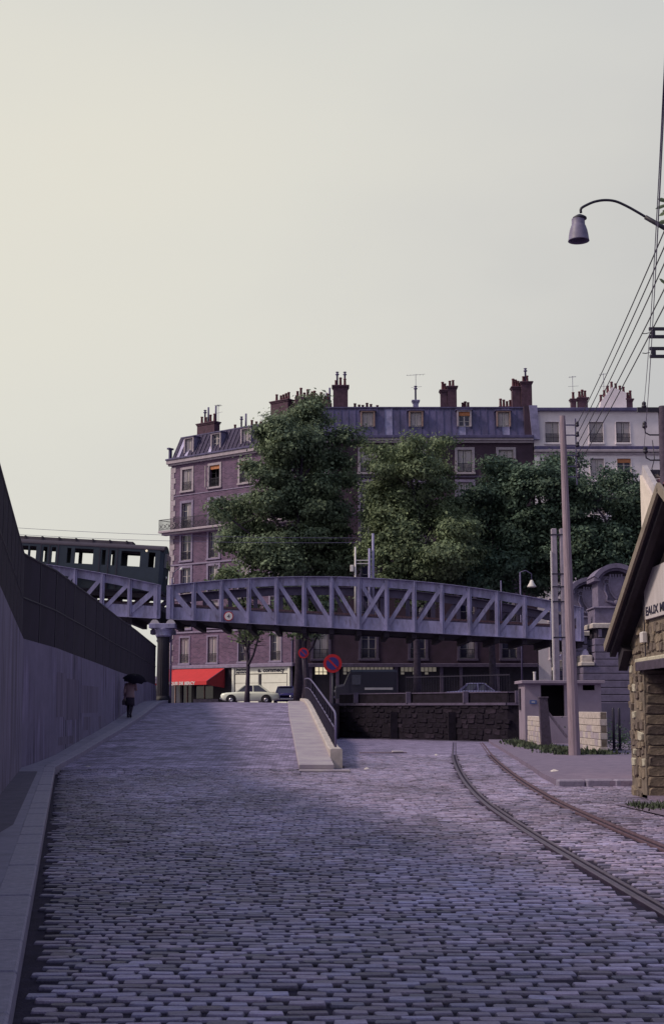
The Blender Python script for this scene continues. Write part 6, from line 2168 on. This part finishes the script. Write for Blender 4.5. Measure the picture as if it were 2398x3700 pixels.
van = thing('parked_van', 'dark box van parked behind the parapet near the no parking sign', 'van', (0.2, 95.0, ZS))
rings = []
for x, zt, k in ((0, 1.15, 0.92), (0.08, 1.25, 0.97), (0.6, 1.35, 1), (0.95, 2.15, 1), (1.1, 2.3, 0.98), (4.0, 2.32, 0.98), (4.2, 2.25, 0.96)):
    b_ = 0.95 * k
    rings.append([(x, -b_, 0.35), (x, -b_, zt - 0.15), (x, -b_ * 0.88, zt), (x, b_ * 0.88, zt), (x, b_, zt - 0.15), (x, b_, 0.35)])
M().loft(rings).obj('body', 'car_dark', van)
M().box(1.15, 1.75, -0.97, -0.955, 1.3, 1.95).obj('side_window', 'car_glass', van)
M().box(2.0, 3.9, -0.972, -0.955, 0.95, 1.1).obj('side_stripe', 'white_paint', van)
for x in (0.75, 3.4):
    for s_ in (-1, 1):
        wheel(van, x, s_ * 0.88, 0.33)
for s_ in (-1, 1):
    M().lathe([(0.10, -0.02), (0.11, 0.02), (0.05, 0.05)], n=14).obj('headlight', 'chrome', van, True, loc=(0.0, s_ * 0.65, 0.85), rot=(0, R(-90), 0))
M().cbox(-0.08, 0.02, -0.9, 0.9, 0.42, 0.54, 0.02).obj('bumper', 'grey_iron', van)


# ================================================================== the walker with the umbrella
PY = 56.0
PXX = -8.09
pz = zr(PY) + 0.15
per = thing('person', 'person in a beige jacket and dark skirt walking up the pavement under an umbrella', 'person', (PXX, PY, pz))
# joints (x right, y forward away from the camera, z up)
J = {
    'pelvis': (0, 0, 0.86, 0.125, 0.10), 'waist': (0, 0.0, 1.02, 0.115, 0.09), 'chest': (0, 0.02, 1.20, 0.135, 0.10), 'neckb': (0, 0.03, 1.36, 0.075, 0.07), 'neck': (0, 0.04, 1.43, 0.048, 0.048),
    'head': (0, 0.06, 1.52, 0.082, 0.092), 'crown': (0, 0.06, 1.60, 0.07, 0.08),
    'shl': (-0.165, 0.02, 1.33, 0.05, 0.05), 'ell': (-0.21, -0.04, 1.06, 0.04, 0.04), 'wrl': (-0.225, 0.06, 0.86, 0.028, 0.028), 'hal': (-0.225, 0.08, 0.80, 0.030, 0.022),
    'shr': (0.165, 0.02, 1.33, 0.05, 0.05), 'elr': (0.235, 0.0, 1.10, 0.04, 0.04), 'wrr': (0.15, 0.16, 1.22, 0.028, 0.028), 'har': (0.12, 0.19, 1.27, 0.030, 0.024),
    'hil': (-0.085, 0, 0.80, 0.095, 0.095), 'knl': (-0.075, 0.06, 0.46, 0.058, 0.058), 'cal': (-0.075, 0.03, 0.32, 0.054, 0.054), 'anl': (-0.072, 0.0, 0.08, 0.034, 0.034), 'tol': (-0.072, 0.14, 0.03, 0.03, 0.028),
    'hir': (0.085, 0, 0.80, 0.095, 0.095), 'knr': (0.07, 0.02, 0.47, 0.058, 0.058), 'car': (0.065, -0.08, 0.34, 0.054, 0.054), 'anr': (0.055, -0.20, 0.15, 0.034, 0.034), 'tor': (0.05, -0.12, 0.04, 0.03, 0.028)}
E_ = [('pelvis', 'waist'), ('waist', 'chest'), ('chest', 'neckb'), ('neckb', 'neck'), ('neck', 'head'), ('head', 'crown'), ('chest', 'shl'), ('shl', 'ell'), ('ell', 'wrl'), ('wrl', 'hal'),
      ('chest', 'shr'), ('shr', 'elr'), ('elr', 'wrr'), ('wrr', 'har'), ('pelvis', 'hil'), ('hil', 'knl'), ('knl', 'cal'), ('cal', 'anl'), ('anl', 'tol'), ('pelvis', 'hir'), ('hir', 'knr'), ('knr', 'car'), ('car', 'anr'), ('anr', 'tor')]
names = list(J)
me = bpy.data.meshes.new('body')
verts = [J[n][:3] for n in names]
edges = [(names.index(a), names.index(b_)) for a, b_ in E_]
radii = [J[n][3:5] for n in names]
# five fingers on each hand
for hand, s_ in (('hal', -1), ('har', 1)):
    hx, hy, hz_ = J[hand][:3]
    hi = names.index(hand)
    for k in range(5):
        if hand == 'hal':
            off = (0.012 if k == 4 else (-0.012 + 0.004 * k), -0.03 + 0.018 * k, -0.03)
            tip = (off[0] * 1.2, off[1] * 1.2, -0.085 + 0.006 * abs(k - 1.5))
        else:
            off = (-0.02, 0.012, -0.028 + 0.017 * k)
            tip = (-0.045, -0.012, -0.028 + 0.017 * k)
        verts += [(hx + off[0], hy + off[1], hz_ + off[2]), (hx + tip[0], hy + tip[1], hz_ + tip[2])]
        radii += [(0.009, 0.009), (0.007, 0.007)]
        edges += [(hi, len(verts) - 2), (len(verts) - 2, len(verts) - 1)]
me.from_pydata(verts, edges, [])
body = put(me, 'body', per)
md = body.modifiers.new('skin', 'SKIN')
for i, r_ in enumerate(radii):
    me.skin_vertices[0].data[i].radius = r_
me.skin_vertices[0].data[0].use_root = True
sb = body.modifiers.new('smooth', 'SUBSURF'); sb.levels = 1; sb.render_levels = 2
me.materials.append(MATS['skin'])
EL = lambda z, rx, ry, cx=0, cy=0, n=18: [(cx + rx * math.cos(2 * math.pi * k / n), cy + ry * math.sin(2 * math.pi * k / n), z) for k in range(n)]
jk = M().loft([EL(0.80, 0.185, 0.14), EL(0.84, 0.19, 0.145), EL(0.97, 0.168, 0.128), EL(1.10, 0.175, 0.135, 0, 0.01), EL(1.24, 0.20, 0.14, 0, 0.02), EL(1.34, 0.185, 0.115, 0, 0.025), EL(1.39, 0.10, 0.085, 0, 0.03), EL(1.42, 0.072, 0.07, 0, 0.035)]).obj('jacket', 'jacket', per, True)
for a, b_, c, d_ in (('shl', 'ell', 'wrl', 0), ('shr', 'elr', 'wrr', 0)):
    M().tube([Vector(J[a][:3]) * 0.9 + Vector((0, 0, 0.13)), J[a][:3], J[b_][:3], Vector(J[b_][:3]).lerp(Vector(J[c][:3]), 0.9)], [0.07, 0.072, 0.058, 0.046], 12).obj('sleeve', 'jacket', jk, True)
M().loft([EL(0.47, 0.185, 0.165, 0.0, 0.01), EL(0.6, 0.18, 0.155), EL(0.75, 0.178, 0.14), EL(0.9, 0.15, 0.12)]).obj('skirt', 'skirt', per, True)
M().lathe([(0.075, 1.46), (0.10, 1.50), (0.104, 1.56), (0.095, 1.62), (0.06, 1.665), (0.02, 1.68)], 0, 0.05, 16, 0.92, 1.0).obj('hair', 'hair', per, True)
for a, b_ in (('anl', 'tol'), ('anr', 'tor')):
    p, q = Vector(J[a][:3]), Vector(J[b_][:3])
    M().tube([p + Vector((0, -0.04, -0.02)), p.lerp(q, 0.4) + Vector((0, 0, -0.015)), q, q + (q - p) * 0.3], [0.045, 0.048, 0.043, 0.018], 10).obj('shoe', 'skirt', per, True)
    M().tube([p + Vector((0, 0.005, 0.0)), p + Vector((0, 0.0, 0.12))], [0.037, 0.042], 10).obj('stocking', 'skirt', per, True)
for a, b_ in (('knl', 'cal'), ('knr', 'car')):
    c = {'cal': 'anl', 'car': 'anr'}[b_]
    M().tube([J[a][:3], J[b_][:3], J[c][:3]], [0.063, 0.060, 0.040], 10).obj('stocking', 'skirt', per, True)

um = thing('umbrella', 'dark open umbrella tilted over the walking person', 'umbrella', (PXX + 0.105, PY + 0.175, pz + 1.17))
um.rotation_euler = (R(19), R(9), 0)
M().tube([(0, 0, -0.05), (0, 0, 0.62)], 0.008, 6).obj('shaft', 'dark_iron', um)
M().tube([(0, 0, -0.05), (0.0, 0.0, -0.10), (0.02, 0, -0.13), (0.045, 0, -0.12)], 0.012, 6).obj('handle', 'wood_tan', um, True)
g = M()
n = 16
prof = [(0.0, 0.57), (0.15, 0.555), (0.31, 0.505), (0.43, 0.43), (0.50, 0.345)]
for r, z in prof[1:]:
    for k in range(n):
        a = 2 * math.pi * k / n
        sc = 1.0 if k % 2 == 0 else (1 - 0.10 * (r / 0.44) ** 2)
        g.v.append((r * sc * math.cos(a), r * sc * math.sin(a), z + (0.02 * (r / 0.44) if k % 2 else 0)))
g.v.append((0, 0, 0.56))
for i in range(3):
    for k in range(n):
        g.f.append((i * n + k, (i + 1) * n + k, (i + 1) * n + (k + 1) % n, i * n + (k + 1) % n))
for k in range(n):
    g.f.append((4 * n, k, (k + 1) % n))
g.obj('canopy', 'umbrella', um, True)
for k in range(8):
    a = 2 * math.pi * k / 8
    M().tube([(r * math.cos(a), r * math.sin(a), z - 0.008) for r, z in prof], 0.004, 4).obj('rib', 'dark_iron', um)
M().lathe([(0.012, 0.55), (0.010, 0.60), (0.003, 0.65)], n=8).obj('ferrule', 'dark_iron', um)

hb = thing('handbag', 'dark handbag hanging from the walking person\'s left hand', 'bag', (PXX - 0.245, PY + 0.06, pz + 0.50))
M().loft([[(x, y * 2.4, 0.0) for x, y in ((-0.06, -0.05), (0.06, -0.05), (0.06, 0.05), (-0.06, 0.05))], [(x, y * 2.6, 0.15) for x, y in ((-0.065, -0.05), (0.065, -0.05), (0.065, 0.05), (-0.065, 0.05))], [(x * 0.4, y * 2.2, 0.24) for x, y in ((-0.06, -0.05), (0.06, -0.05), (0.06, 0.05), (-0.06, 0.05))]]).obj('pouch', 'bag', hb)
M().tube([(0, -0.09, 0.22), (0, -0.05, 0.31), (0.01, 0.0, 0.335), (0, 0.06, 0.31), (0, 0.1, 0.22)], 0.008, 6).obj('handle', 'bag', hb, True)
